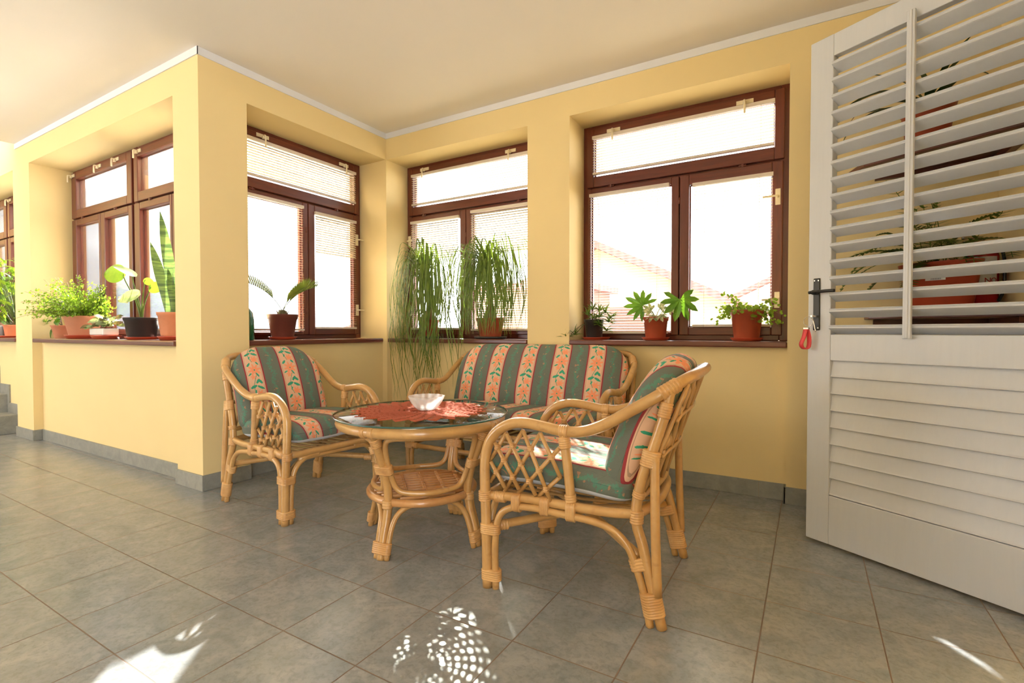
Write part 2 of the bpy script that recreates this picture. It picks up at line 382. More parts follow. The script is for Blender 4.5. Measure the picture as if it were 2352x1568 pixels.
def build_rat(m, name, parent, mats=None):
    """rattan part whose cane bindings become sub-parts"""
    mats = mats or RAT; drop_v = set(); drop_f = set(); subs = []
    for (a, b, c, d) in m.wr:
        q = MB(); q.v = m.v[a:b]; q.f = [[i-a for i in f] for f in m.f[c:d]]; q.mi = [0]*(d-c); q.sm = [True]*(d-c); subs.append(q); drop_f.update(range(c, d)); drop_v.update(range(a, b))
    k = MB(); mp = {}
    for i, v in enumerate(m.v):
        if i not in drop_v: mp[i] = len(k.v); k.v.append(v)
    for i, f in enumerate(m.f):
        if i not in drop_f: k.f.append([mp[j] for j in f]); k.mi.append(m.mi[i]); k.sm.append(m.sm[i])
    o = k.build(name, mats[0], parent)
    for q in subs: q.build('cane_binding', mats[1], o)
    return o
def rad_at(rr, t):
    x = t*(len(rr)-1); i = min(int(x), len(rr)-2); return rr[i]+(rr[i+1]-rr[i])*(x-i)
def smooth(pts, sub, closed=False):
    P = [Vector(p) for p in pts]; n = len(P)
    if sub <= 1 or n < 3: return P
    out = []
    rng = n if closed else n-1
    for i in range(rng):
        g_ = (lambda k: P[k % n]) if closed else (lambda k: P[min(max(k, 0), n-1)])
        a, b, c, d = g_(i-1), g_(i), g_(i+1), g_(i+2)
        for k in range(sub):
            t = k/sub; out.append(.5*((2*b)+(c-a)*t+(2*a-5*b+4*c-d)*t*t+(3*b-a-3*c+d)*t*t*t))
    if not closed: out.append(P[-1])
    return out

def thing(name, label, cat, loc=(0, 0, 0), rz=0, group=None):
    o = bpy.data.objects.new(name, None); COL.objects.link(o); o.location = loc; o.rotation_euler = (0, 0, rz)
    o.empty_display_size = .1; tag(o, label, cat, group); return o
def tag(o, label, cat, group=None):
    o['label'] = label; o['category'] = cat
    if group: o['group'] = group
    return o
def struct(o): o['kind'] = 'structure'; return o
def sbox(name, mat, *boxes, bevel=0, parent=None):
    m = MB()
    for b in boxes: m.box(*b)
    o = m.build(name, mat, parent, bevel)
    return o if parent else struct(o)
def copy_tree(o, parent=None):
    c = o.copy(); COL.objects.link(c); c.parent = parent
    for ch in [x for x in bpy.data.objects if x.parent == o]: copy_tree(ch, c)
    return c

# ------------------------------------------------------------------ the room
XA, YL, YB = -2.935, 1.53, 2.968           # main wall planes
ZS, ZB, ZC = .812, 2.275, 2.48             # under the sill, under the beam, ceiling
XR = .70
sbox('floor', MT['floor'], (-9.2, -3.33, -3.2, 1.90, -.06, 0), (-3.33, 1.6, -3.2, 3.33, -.06, 0))
sbox('ceiling', MT['ceil'], (-5.79, -3.33, -3.2, 1.90, ZC, ZC+.25), (-3.33, 1.6, -3.2, 3.33, ZC, ZC+.25))
sbox('ceiling', MT['ceil'], (-9.2, -5.79, -3.2, 1.90, 4.0, 4.2))
# left wall with the double window and the stair window
sbox('wall_left', MT['wall'],
     (-3.21, XA, YL, 1.81, 0, ZC), (-3.42, -3.21, 1.80, 1.95, 0, ZC),
     (-5.86, -5.49, YL, 1.90, 0, ZB),
     (-5.49, -3.21, 1.59, 1.90, 0, ZS), (-9.2, -5.86, 1.59, 1.90, 0, ZS),
     (-5.79, -3.21, YL, 1.90, ZB, ZC), (-9.2, -5.79, YL, 1.90, ZB, 4.0), (-9.2, -8.2, YL, 1.90, 0, ZB))
sbox('wall_center', MT['wall'], (-3.33, XA, 1.81, YB, ZB, ZC), (-3.33, -2.985, 1.81, 3.02, 0, ZS), (-3.33, XA, YB, 3.33, 0, ZC))
sbox('wall_back', MT['wall'],
     (XA, XR+.1, YB, 3.33, ZB, ZC), (XA, -.10, 3.02, 3.33, 0, ZS), (-1.64, -1.333, YB, 3.33, 0, ZB), (-.10, XR+.1, YB, 3.33, 0, ZB))
sbox('wall_right', MT['wall'], (XR, XR+.1, 2.10, YB, 0, ZC), (XR, XR+.1, 1.24, 2.10, 2.15, ZC), (XR, XR+.1, -.6, 1.24, 0, ZC),
     (1.5, 1.6, -.6, 3.33, 0, ZC), (XR+.1, 1.5, -.7, -.6, 0, ZC))
sbox('trim_1', MT['band'], (XA, XA+.006, YL-.006, YB, 2.437, ZC), (XA+.006, XR, YB-.006, YB, 2.437, ZC))
sbox('trim_2', MT['band'], (-5.79, XA+.006, YL-.007, YL-.001, 2.437, ZC))
sbox('trim_3', MT['band'], (XR-.006, XR, -.6, YB-.006, 2.437, ZC))
sbox('wall_front', MT['wall'], (-4.3, 1.6, -3.3, -3.2, -.06, ZC+.25), (-9.2, -4.3, -3.3, -3.2, -.06, .85), (-9.2, -4.3, -3.3, -3.2, 2.10, 4.2), (-6.6, -6.4, -3.3, -3.2, .85, 2.10))  # unseen wall behind the camera, its opening sized to tune the room's fill light
# tiled baseboards
BH = .088
sbox('baseboard_left', MT['base'], (-3.22, XA+.010, YL-.010, YL, 0, BH), (-5.49, -3.22, 1.58, 1.59, 0, BH), (-5.87, -5.48, YL-.010, YL, 0, BH), (-5.49, -5.48, YL, 1.58, 0, BH), bevel=.002)
sbox('baseboard_center', MT['base'], (XA, XA+.010, YL, 1.81, 0, BH), (-2.985, -2.975, 1.81, 2.97, 0, BH), (-2.985, -2.92, 2.962, 2.972, 0, BH), bevel=.002)
sbox('baseboard_back', MT['base'], (-2.94, -.10, 3.01, 3.02, 0, BH), (-.11, -.10, YB-.01, 3.02, 0, BH), (-.11, XR, YB-.01, YB, 0, BH), bevel=.002)
sbox('baseboard_right', MT['base'], (XR-.01, XR, 2.12, YB-.01, 0, BH), (XR-.01, XR, -.6, 1.22, 0, BH), bevel=.002)
# stairs going up to the left, with the stepped skirting
m = MB()
sx = -6.03
for i in range(9):
    m.box(-9.2 if i == 8 else sx-.27*(i+1)-.02, sx-.27*i, -.6, 1.58, 0 if i == 0 else .165*i-.02, .165*(i+1))
struct(m.build('stair_flight', MT['base'], bevel=.004))
m = MB()
for i in range(9):
    m.box(sx-.27*(i+1)+.045, sx-.27*i+.045, 1.578, 1.59, .165*i, .165*(i+1)+.088)
m.box(sx+.045, -5.86, 1.578, 1.59, 0, .10)
struct(m.build('stair_skirting', MT['base']))
# blind-side far wall of the stairwell
sbox('wall_far', MT['wall'], (-9.3, -9.2, -3.2, 1.9, -.05, 4.0))

# ------------------------------------------------------------------ windows
WF_D = .07
def win_frame(name, L, sashes, sill_in, sill_out, mull=None):
    """local frame: x along the window (0..L), y outwards (0 = room face of the frame), z up. sashes: (x0,x1,z0,z1,glass inset)"""
    root = struct(bpy.data.objects.new(name, None)); COL.objects.link(root)
    z0, z1 = .845, ZB
    f = MB()
    f.box(0, .05, 0, WF_D, z0, z1); f.box(L-.05, L, 0, WF_D, z0, z1)
    f.box(.05, L-.05, .004, WF_D, z0, z0+.045, 1); f.box(.05, L-.05, .0, WF_D, z1-.04, z1, 1); f.box(.05, L-.05, .006, WF_D, 1.835, 1.868, 1)
    for mx in (mull or ()): f.box(mx-.028, mx+.028, .017, WF_D, z0+.045, 1.835)
    f.build('frame', [MT['mahog_v'], MT['mahog_x']], root, .004)
    for (x0, x1, a, b, l, r, t, bo) in sashes:
        s = MB(); y0, y1 = -.022, .016
        s.box(x0, x0+l, y0, y1, a, b); s.box(x1-r, x1, y0, y1, a, b)
        s.box(x0+l, x1-r, y0, y1, a, a+bo, 1); s.box(x0+l, x1-r, y0, y1, b-t, b, 1)
        so_ = s.build('sash', [MT['mahog_v'], MT['mahog_x']], root, .005)
        gl = MB(); gl.box(x0+l-.004, x1-r+.004, .002, .006, a+bo-.004, b-t+.004)
        gl.build('pane', MT['glass'], so_)
        bd = MB(); w = .006
        for (q0, q1, c0, c1) in ((x0+l, x0+l+w, a+bo, b-t), (x1-r-w, x1-r, a+bo, b-t)): bd.box(q0, q1, .007, y1, c0, c1)
        for (c0, c1) in ((a+bo, a+bo+w), (b-t-w, b-t)): bd.box(x0+l, x1-r, .007, y1, c0, c1, 1)
        bd.build('glazing_bead', [MT['mahog_v'], MT['mahog_x']], so_)
    sl = MB(); sl.box(sill_in[0], sill_in[1], -sill_out, .02, ZS, .845)
    sl.build('window_sill', MT['sill'], root, .008, 3)
    return root
def handle(root, x, z, horiz=False, flip=1, lever=.075):
    """plate with a lever, on the sash face at y=-.022"""
    m = MB(); y = -.022
    if horiz:
        m.box(x-.045, x+.045, y-.006, y, z-.012, z+.012); m.lathe([(.0, -.02), (.009, -.02), (.009, .0)], 12, (x, y-.012, z))
        m.tube([(x, y-.004, z), (x, y-.03, z), (x+.002*flip, y-.034, z-.02), (x+.002*flip, y-.034, z-lever)], .006, 4, 8)
    else:
        m.box(x-.013, x+.013, y-.006, y, z-.045, z+.045)
        m.tube([(x, y-.004, z), (x, y-.03, z), (x+.02*flip, y-.034, z), (x+lever*flip, y-.034, z)], .006, 4, 8)
    m.build('handle', MT['cream'], root, .003)
def hinge(root, x, z, horiz=False):
    m = MB(); 
    if horiz: m.tube([(x-.02, -.022, z), (x+.02, -.022, z)], .006, 1, 8); m.box(x-.006, x+.006, -.03, -.015, z-.008, z+.008)
    else: m.tube([(x, -.02, z-.02), (x, -.02, z+.02)], .006, 1, 8)
    m.build('hinge', MT['mahog_v'], root)
Mb = MT
W1 = 1.235
def std_sashes(L, swap=False):
    # transom, wide-stile casement and slim casement
    mid = .64
    if not swap:   # left casement fixed-slim, right casement with thick stiles (window 4, window 2)
        lo = [(.035, mid-.005, .875, 1.85, .025, .045, .042, .02), (mid, L-.035, .875, 1.85, .055, .055, .06, .05)]
    else:
        lo = [(.035, .620, .875, 1.85, .035, .055, .05, .045), (.625, L-.035, .875, 1.85, .05, .04, .04, .03)]
    return [(.03, L-.03, 1.862, 2.25, .05, .05, .06, .07)]+lo
# window 4 (right), back wall
w4 = win_frame('window_4', 1.233, std_sashes(1.233), (-.0, 1.233), .245, (.6375,)); w4.location = (-1.333, 3.205, 0)
for x in (.218, 1.0): handle(w4, x, 2.213, True)
for z in (1.65, 1.075): handle(w4, 1.173, z, False, -1)
for x in (.2, .99): hinge(w4, x, 1.853, True)
for z in (1.70, 1.02): hinge(w4, .637, z)
# window 3, back wall left
w3 = win_frame('window_3', 1.295, std_sashes(1.295, True), (.012, 1.295), .255, (.6225,)); w3.location = (-2.935, 3.215, 0)
for x in (.21, 1.03): handle(w3, x, 2.225, True, -1)
for z in (1.65, 1.075): handle(w3, .045, z, False, 1, .05)
for x in (.2, 1.1): hinge(w3, x, 1.853, True)
for z in (1.65, 1.02): hinge(w3, .622, z)
# window 2, side wall: local x runs along +y, outwards is -x
w2 = win_frame('window_2', 1.158, std_sashes(1.158), (.0, 1.13), .29, (.6375,)); w2.location = (-3.235, 1.81, 0); w2.rotation_euler = (0, 0, pi/2)
for x in (.28, .97): handle(w2, x, 2.225, True)
for z in (1.65, 1.075): handle(w2, 1.10, z, False, 1, .045)
for x in (.2, .9): hinge(w2, x, 1.853, True)
for z in (1.65, 1.05): hinge(w2, .62, z)
# window 1, left wall: a double window
L1 = 2.28
def dbl(root_name, x, sill):
    s = []
    for k in (0, 1):
        o = k*1.12
        s += [(o+.03, o+1.115, 1.862, 2.25, .09 if k == 0 else .06, .08, .06, .07)]
        s += [(o+.03, o+.575, .875, 1.85, .085, .03, .05, .04), (o+.58, o+1.115, .875, 1.85, .075, .06, .05, .04)]
    r = win_frame(root_name, L1, s, sill, .30, (.5775, 1.6975)); r.location = (x, 1.815, 0)
    m = MB(); m.box(1.115, 1.17, -.005, WF_D, .845, ZB); m.build('mullion', MT['mahog_v'], r, .005)
    for hx in (.06, .57, 1.0-.12, 1.23): handle(r, hx, 2.225, True, 1, .06)
    for z in (1.16,): handle(r, 1.02, z, False, -1, .05)
    for hx in (.25, .85, 1.4): hinge(r, hx, 1.853, True)
    return r
w1 = dbl('window_1', -5.49, (.05, L1))
w0 = dbl('window_5', -8.20, (0, 2.34))

# ------------------------------------------------------------------ venetian blinds
def blind(name, label, M, x0, x1, zt, zb, tilt, pitch=.0175, bottom=True, shift=0, lab2=None):
    """hangs inside the sash; local frame as the window's. tilt: list of (z, degrees), + = room edge down"""
    root = thing('venetian_blind', label, 'blind', M @ V((x0+x1)/2, 0, zb), 0, 'venetian blinds on the glazed sashes')
    def T(mb): mb.v = [tuple((M @ Vector(v))-root.location) for v in mb.v]; return mb
    h = MB(); h.box(x0, x1, -.040, -.014, zt-.02, zt); T(h).build('head_rail', MT['blindrail'], root)
    s = MB(); z = zt-.035; yc = -.028
    while z > zb+.015:
        t = tilt(z) if callable(tilt) else tilt
        a = rad(t + R.uniform(-1, 1)); w = .0125; dy, dz = cos(a)*w, sin(a)*w
        n = V(0, sin(a), cos(a)) if False else V(0, -sin(a)*0, 1)
        vs = []
        for x in (x0+.003, x1-.003):
            for q in (-1, 0, 1):
                vs.append(V(x, yc+dy*q, z+dz*q+(.0018 if q == 0 else 0)))
        s.add(vs, [(0, 1, 4, 3), (1, 2, 5, 4)], 0, True)
        z -= pitch
    T(s).build('slats', MT['blind'], root)
    if bottom:
        b = MB(); b.box(x0+.004, x1-.004, -.039, -.017, zb, zb+.014); T(b).build('bottom_rail', MT['blindrail'], root)
    n = 2 if x1-x0 < .7 else 3
    for k in range(n):
        c = MB(); x = x0+.07+(x1-x0-.14)*k/(n-1); c.tube([V(x, -.041, zt-.02), V(x, -.041, zb)], .0008, 1, 4); c.tube([V(x, -.015, zt-.02), V(x, -.015, zb)], .0008, 1, 4)
        T(c).build('ladder_cord', MT['blindrail'], root)
    return root
def WM(w): return Matrix.Translation(w.location) @ Matrix.Rotation(w.rotation_euler.z, 4, 'Z')
M4, M3, M2 = WM(w4), WM(w3), WM(w2)
open3 = lambda z: (39 if z > 1.48 else 4)
open2 = lambda z: (43 if z > 1.50 else 4)
blind('', 'wide white venetian blind on the transom of the window nearest the white door', M4, .075, 1.155, 2.195, 1.94, 3)
blind('', 'white venetian blind on the left lower sash of the window nearest the white door', M4, .055, .578, 1.815, .885, 3)
blind('', 'white venetian blind on the handled lower sash nearest the white door', M4, .717, 1.150, 1.79, .925, 3)
blind('', 'white venetian blind on the transom above the two ponytail palms', M3, .075, 1.22, 2.195, 1.94, 3)
blind('', 'white venetian blind behind the ponytail palm next to the room corner', M3, .065, .560, 1.81, .915, open3)
blind('', 'white venetian blind behind the ponytail palm nearest the sofa', M3, .676, 1.22, 1.83, .905, open3)
blind('', 'white venetian blind on the transom above the small cycad', M2, .075, 1.085, 2.195, 1.94, 46)
blind('', 'white venetian blind behind the small cycad in the brown pot', M2, .055, .590, 1.82, .905, 3)
blind('', 'white venetian blind on the handled sash to the right of the small cycad', M2, .690, 1.085, 1.80, .92, open2)

# ------------------------------------------------------------------ rattan seating (local: +x forward, +y left of the sitter)
RAT = [MT['rattan'], MT['cane']]
LAT_A = [((.234, .55), (.304, .432)), ((.169, .562), (.298, .367)), ((.106, .557), (.243, .339)), ((.038, .513), (.194, .335)), ((.032, .42), (.13, .326))]
LAT_B = [((.275, .511), (.181, .358)), ((.291, .442), (.234, .357)), ((.229, .546), (.119, .346)), ((.166, .562), (.065, .333)), ((.103, .56), (.032, .42))]
def rattan_seat(root, hw, kx=1.0, sticks=5):
    """hw = half width to the arm centre line; kx squeezes the depth"""
    e = hw-.26                                  # extra half width for the sofa
    X = lambda p: V(p[0]*kx, p[1], p[2])
    def side(s, pts): return [X((x, s*(y+e), z)) for x, y, z in pts]
    arm = [(.300, .272, .0), (.306, .270, .22), (.314, .266, .40), (.306, .262, .49), (.27, .260, .548), (.215, .260, .580), (.16, .260, .588), (.09, .260, .580), (.02, .260, .571),
           (-.05, .262, .578), (-.12, .266, .606), (-.20, .268, .655), (-.28, .262, .705), (-.345, .225, .748), (-.378, .15, .766)]
    top = side(1, arm)+([X((-.388, e*.6, .772))] if e > .05 else [])+[X((-.390, 0, .774))]+([X((-.388, -e*.6, .772))] if e > .05 else [])+side(-1, arm)[::-1]
    m = MB(); m.tube(top, .0185, 6, 12)
    for s in (1, -1):      # bindings on the rail
        a = side(s, [(.005, .260, .571), (.035, .260, .571)]); m.wrap(a[0], a[1], [], .0195, 4)
    build_rat(m, 'arm_rail', root)
    for s in (1, -1):
        S = lambda *p: side(s, [p])[0]
        # front leg: two thinner poles bound to the rail foot
        f = MB()
        f.tube(side(s, [(.268, .272, 0), (.270, .272, .16), (.255, .270, .255), (.205, .268, .293), (.13, .268, .303), (.02, .268, .298), (-.08, .268, .292), (-.145, .268, .275),
                        (-.19, .268, .235), (-.215, .268, .18), (-.242, .270, .10), (-.262, .272, .0)]), .0125, 6, 10)
        f.tube(side(s, [(.302, .244, 0), (.305, .242, .16), (.305, .222, .25), (.306, .17, .297), (.308, .10, .308)]), .0125, 6, 10)
        o3 = [V(0, 0, 0), V(-.034*kx, 0, 0), V(0, -s*.028, 0)]
        f.wrap(S(.301, .272, .028), S(.302, .272, .065), o3, .0185, 5); f.wrap(S(.306, .271, .19), S(.307, .271, .225), o3, .0185, 5)
        f.wrap(S(.313, .266, .302), S(.314, .266, .338), [], .0205, 5)
        build_rat(f, 'front_leg', root)
        # rear leg: curved back post, straight strut and binding
        g_ = MB()
        g_.tube(side(s, [(-.314, .245, .724), (-.300, .250, .655), (-.266, .252, .543), (-.236, .254, .459), (-.218, .256, .375), (-.216, .258, .307), (-.236, .262, .243), (-.258, .266, .153), (-.296, .268, .0)]), .0165, 5, 12)
        g_.tube(side(s, [(-.272, .262, .52), (-.276, .272, .30), (-.284, .276, .10)]), .0145, 4, 10)
        g_.wrap(S(-.262, .268, .105), S(-.277, .270, .035), [V(.016, 0, 0), V(-.012, 0, 0), V(.008, .008*s, 0)], .0175, 9)
        g_.wrap(S(-.224, .260, .20), S(-.236, .262, .165), [V(.016, 0, 0), V(-.012, 0, 0)], .0165, 4)
        g_.wrap(S(-.262, .256, .535), S(-.252, .258, .485), [V(.008, 0, 0), V(-.010, 0, 0)], .0175, 7)
        g_.wrap(S(-.305, .249, .685), S(-.295, .251, .638), [], .0178, 6); g_.wrap(S(-.335, .233, .742), S(-.285, .260, .709), [V(0, 0, 0), V(.004, 0, -.006)], .0195, 6)
        g_.wrap(S(-.217, .257, .345), S(-.217, .258, .305), [], .0190, 5)
        g_.wrap(S(-.226, .256, .405), S(-.221, .256, .385), [], .0180, 3)
        build_rat(g_, 'rear_leg', root)
        # arm post and lattice
        p = MB(); p.tube(side(s, [(.022, .260, .560), (.008, .258, .45), (-.004, .256, .335)]), .0160, 4, 12)
        p.wrap(S(.021, .26, .552), S(.016, .26, .515), [], .0175, 5); p.wrap(S(.0, .257, .365), S(-.003, .256, .34), [], .0175, 3)
        build_rat(p, 'arm_post', root)
        q = MB()
        for (a, b) in LAT_A: q.tube(side(s, [(a[0], .2545, a[1]), (b[0], .2545, b[1])]), .0075, 1, 8)
        for (a, b) in LAT_B: q.tube(side(s, [(a[0], .2655, a[1]), (b[0], .2655, b[1])]), .0075, 1, 8)
        for (a, b) in LAT_A:
            for (c, d) in LAT_B:
                x1, z1 = a; x2, z2 = b; x3, z3 = c; x4, z4 = d
                den = (x1-x2)*(z3-z4)-(z1-z2)*(x3-x4)
                if abs(den) < 1e-9: continue
                t = ((x1-x3)*(z3-z4)-(z1-z3)*(x3-x4))/den; u = ((x1-x3)*(z1-z2)-(z1-z3)*(x1-x2))/den
                if 0 < t < 1 and 0 < u < 1:
                    cx, cz = x1+t*(x2-x1), z1+t*(z2-z1)
                    c0 = S(cx, .260, cz+.009); c1 = S(cx, .260, cz-.009)
                    q.wrap(c0, c1, [V(0, .006, 0), V(0, -.006, 0)], .0078, 3, n=12)
        q.build('arm_lattice', RAT, root)
    # seat frame
    m = MB(); y = .256+e
    m.tube([X(v) for v in ((.305, -y, .320), (.308, 0, .322), (.305, y, .320))], .0165, 4, 12)
    m.tube([X(v) for v in ((.306, -y+.05, .296), (.306, 0, .298), (.306, y-.05, .296))], .0115, 4, 10)
    for s in (1, -1):
        m.tube(side(s, [(.302, .258, .320), (.17, .258, .328), (.01, .258, .326), (-.13, .258, .326), (-.216, .254, .334)]), .0160, 4, 12)
        for xx, zz in ((.19, .314), (.085, .316), (-.006, .312)): a = side(s, [(xx+.016, .263, zz), (xx-.016, .263, zz)]); m.wrap(a[0], a[1], [V(0, 0, .012), V(0, 0, -.016)], .0165, 5)
        a = side(s, [(.275, .258, .320), (.235, .258, .322)]); m.wrap(a[0], a[1], [], .0175, 5)
    m.tube([X(v) for v in ((-.212, -y, .330), (-.245, -y*.6, .333), (-.258, 0, .334), (-.245, y*.6, .333), (-.212, y, .330))], .0165, 5, 12)
    m.tube([X(v) for v in ((-.216, -y, .385), (-.244, -y*.6, .388), (-.256, 0, .389), (-.244, y*.6, .388), (-.216, y, .385))], .012, 5, 10)
    n = int(y*2/.062)
    for k in range(n+1):
        yy = -y+.03+(2*y-.06)*k/n; m.tube([X((.300, yy, .318)), X((0, yy, .306)), X((-.235, yy, .325))], .006, 3, 6)
    build_rat(m, 'seat_frame', root)
    # crossed stretchers
    if e < .05:
        for s in (1, -1):
            m = MB(); m.tube([X((.292, s*.262, .212)), X((.02, s*.02, .222+.012*s)), X((-.222, -s*.255, .205))], .0150, 4, 12)
            a = X((.283, s*.252, .212)); b = X((.245, s*.22, .213)); m.wrap(a, b, [], .0165, 5); build_rat(m, 'stretcher', root)
    else:
        for s in (1, -1):
            m = MB(); m.tube(side(s, [(.300, .262, .21), (.03, .262, .215), (-.228, .262, .20)]), .0150, 4, 12); build_rat(m, 'stretcher', root)
        m = MB(); m.tube([X((.306, y, .205)), X((.306, 0, .207)), X((.306, -y, .205))], .0150, 2, 12)
        for s in (1, -1): m.wrap(X((.306, s*(y-.015), .205)), X((.306, s*(y-.06), .205)), [], .0165, 5)
        build_rat(m, 'stretcher', root)
        # extra middle feet
        for xx, nm in ((.306, 'front_leg'), (-.262, 'rear_leg')):
            pass
    # lattice back
    def BS(t, yy):      # t 0 at seat, 1 at the rail
        q = yy/(.245+e)
        return X((-.232-.022*(1-q*q)-t*(.128)-.0*q, yy*(1-.06*t), .40+t*(.368-.035*abs(q)**6)))
    m = MB(); yb = .235+e; n = max(5, int(2*yb/.085)); step = 2*yb/n
    for k in range(-2, n+1):
        for sg in (1, -1):
            P = []
            for i in range(9):
                t = i/8; yy = sg*(-yb+k*step+t*2.3*step)
                if -yb <= yy <= yb: P.append(BS(t, yy)+V(-.006*sg, 0, 0))
            if len(P) > 2: m.tube(P, .0070, 1, 7)
    for k in range(n+1): m.tube([BS(t/6, -yb+k*step) for t in range(7)], .0075, 1, 7)
    for t in (.33, .66):
        m.tube([BS(t, -yb+2*yb*i/10)+V(-.012, 0, 0) for i in range(11)], .006, 1, 6)
    m.build('back_lattice', RAT, root)

def cushion(name, label, group, w, d, h, corner, place, uoff=0.0, voff=0.0, lining=False, p=7.0, sag=.012, seed=1, swap=False, us=1.0):
    """pillow of plan w (a axis) x d (b axis), thickness h; place(a,b,c) -> local point; corner = (front radius, back radius)"""
    rr = random.Random(seed)
    out = []; n = 28
    def arc(cx, cy, r, a0):
        for k in range(n): a = a0+pi/2*k/(n-1); out.append((cx+r*cos(a), cy+r*sin(a)))
    cf, cb = corner
    arc(w/2-cb, d/2-cb, cb, 0); arc(-w/2+cb, d/2-cb, cb, pi/2); arc(-w/2+cf, -d/2+cf, cf, pi); arc(w/2-cf, -d/2+cf, cf, 3*pi/2)
    # resample evenly
    L = [0]; 
    for i in range(len(out)): a = out[i]; b = out[(i+1) % len(out)]; L.append(L[-1]+math.hypot(a[0]-b[0], a[1]-b[1]))
    NP = 132; pts = []; j = 0
    for k in range(NP):
        q = L[-1]*k/NP
        while L[j+1] < q: j += 1
        a = out[j % len(out)]; b = out[(j+1) % len(out)]; f = (q-L[j])/max(1e-9, L[j+1]-L[j]); pts.append((a[0]+(b[0]-a[0])*f, a[1]+(b[1]-a[1])*f))
    ring = [0, .12, .24, .36, .48, .60, .70, .79, .86, .91, .95, .975, .990, 1.0]
    m = MB(); m.uv = []; vs = []; fs = []; mi = []
    for sgn in (1, -1):
        base = len(vs)
        for ri, r in enumerate(ring):
            zz = h/2*max(0, 1-r**p)**(1/2.6)
            for (x, y) in pts:
                a, b = x*r, y*r
                wv = noise.noise(Vector((a*9+seed, b*9, sgn*3)))*.0035*(1 if r < .99 else .3)+noise.noise(Vector((a*26, b*14+seed, sgn)))*.0016
                c = sgn*(zz - sag*(1-r*r)*(1 if sgn > 0 else 0)) + wv
                ln = math.hypot(x, y) or 1; drop = (h/2-zz) if sgn > 0 else h-(h/2-zz)*1.0 if r > .6 else h*.5
                vs.append(place(a, b, c)); uu = (a+x/ln*drop, b+y/ln*drop); m.uv.append((uu[0]*us+uoff, uu[1]+voff) if not swap else (uu[1]+uoff, uu[0]+voff))
        k = NP
        for i in range(len(ring)-1):
            for q in range(k):
                f = [base+i*k+q, base+i*k+(q+1) % k, base+(i+1)*k+(q+1) % k, base+(i+1)*k+q]
                fs.append(f if sgn > 0 else f[::-1]); mi.append(1 if (lining and sgn < 0 and i < 11) else 0)
    m.v = [tuple(v) for v in vs]; m.f = fs; m.mi = mi; m.sm = [True]*len(fs)
    return m

def seat_place(x0, z0, tilt=.05):     # b axis = depth (b=-d/2 front), c = up
    def f(a, b, c): return V(x0-b, a, z0+c+tilt*(-b)+ (.012*(1-min(1, abs(b/.27))**2)))
    return f
def back_place(x0, z0, H, ang, bow=.02):      # b axis = height (-H/2 bottom)
    ca, sa = cos(ang), sin(ang)
    def f(a, b, c):
        t = (b+H/2)/H; x = x0-sin(ang)*(b+H/2)-bow*sin(pi*min(max(t, 0), 1))*-1; z = z0+ca*(b+H/2)
        return V(x+ca*c, a, z+sa*c)
    return f

chairs = []
def armchair(label, x, y, deg):
    r = thing('rattan_armchair', label, 'armchair', (x, y, 0), rad(deg), 'rattan armchairs')
    if not chairs: rattan_seat(r, .26)
    else:
        for ch in [o for o in bpy.data.objects if o.parent == chairs[0]]: copy_tree(ch, r)
    chairs.append(r); return r
cr = armchair('rattan armchair in the foreground, turned side on, right of the round table', -.694, 1.761, 185)
cl = armchair('rattan armchair against the wall, left of the round table, facing it', -2.36, 1.745, -5)
sofa = thing('rattan_loveseat', 'two-seat rattan sofa with a wide hoop back behind the round table', 'sofa', (-1.49, 2.60, 0), rad(-90))
rattan_seat(sofa, .615, .93)

def put_cushion(name, label, base, mb, group, cat='cushion'):
    o = mb.build(name, [MT['fabric'], MT['lining']]); o.location = base.location; o.rotation_euler = base.rotation_euler
    tag(o, label, cat, group); return o
SG, BG = 'seat cushions of the rattan suite', 'back cushions of the rattan suite'
put_cushion('seat_cushion', 'striped floral seat cushion with white lining on the foreground armchair', cr,
            cushion('', '', '', .478, .53, .122, (.05, .05), seat_place(.065, .406), .07, .03, True, 9, .008, 3), SG)
put_cushion('seat_cushion', 'striped floral seat cushion on the armchair left of the table', cl,
            cushion('', '', '', .478, .53, .122, (.05, .05), seat_place(.065, .406), .01, .05, True, 9, .008, 5), SG)
put_cushion('seat_cushion', 'long striped floral seat cushion on the two-seat sofa', sofa,
            cushion('', '', '', 1.18, .50, .115, (.05, .05), seat_place(.055, .402), .085, .02, True, 9, .014, 7, us=.9), SG)
put_cushion('back_cushion', 'round-topped striped back cushion seen edge on, on the foreground armchair', cr,
            cushion('', '', '', .478, .47, .135, (.055, .17), back_place(-.135, .385, .47, .42), .105, .06, False, 5, .0, 11), BG)
put_cushion('back_cushion', 'round-topped striped back cushion on the armchair left of the table', cl,
            cushion('', '', '', .500, .455, .125, (.055, .17), back_place(-.145, .385, .455, .38), .01, .07, False, 5, .0, 13), BG)
put_cushion('back_cushion', 'wide striped floral back cushion on the two-seat sofa', sofa,
            cushion('', '', '', 1.19, .455, .125, (.06, .17), back_place(-.135, .385, .455, .36), .085, .05, False, 6, .0, 17, us=.9), BG)

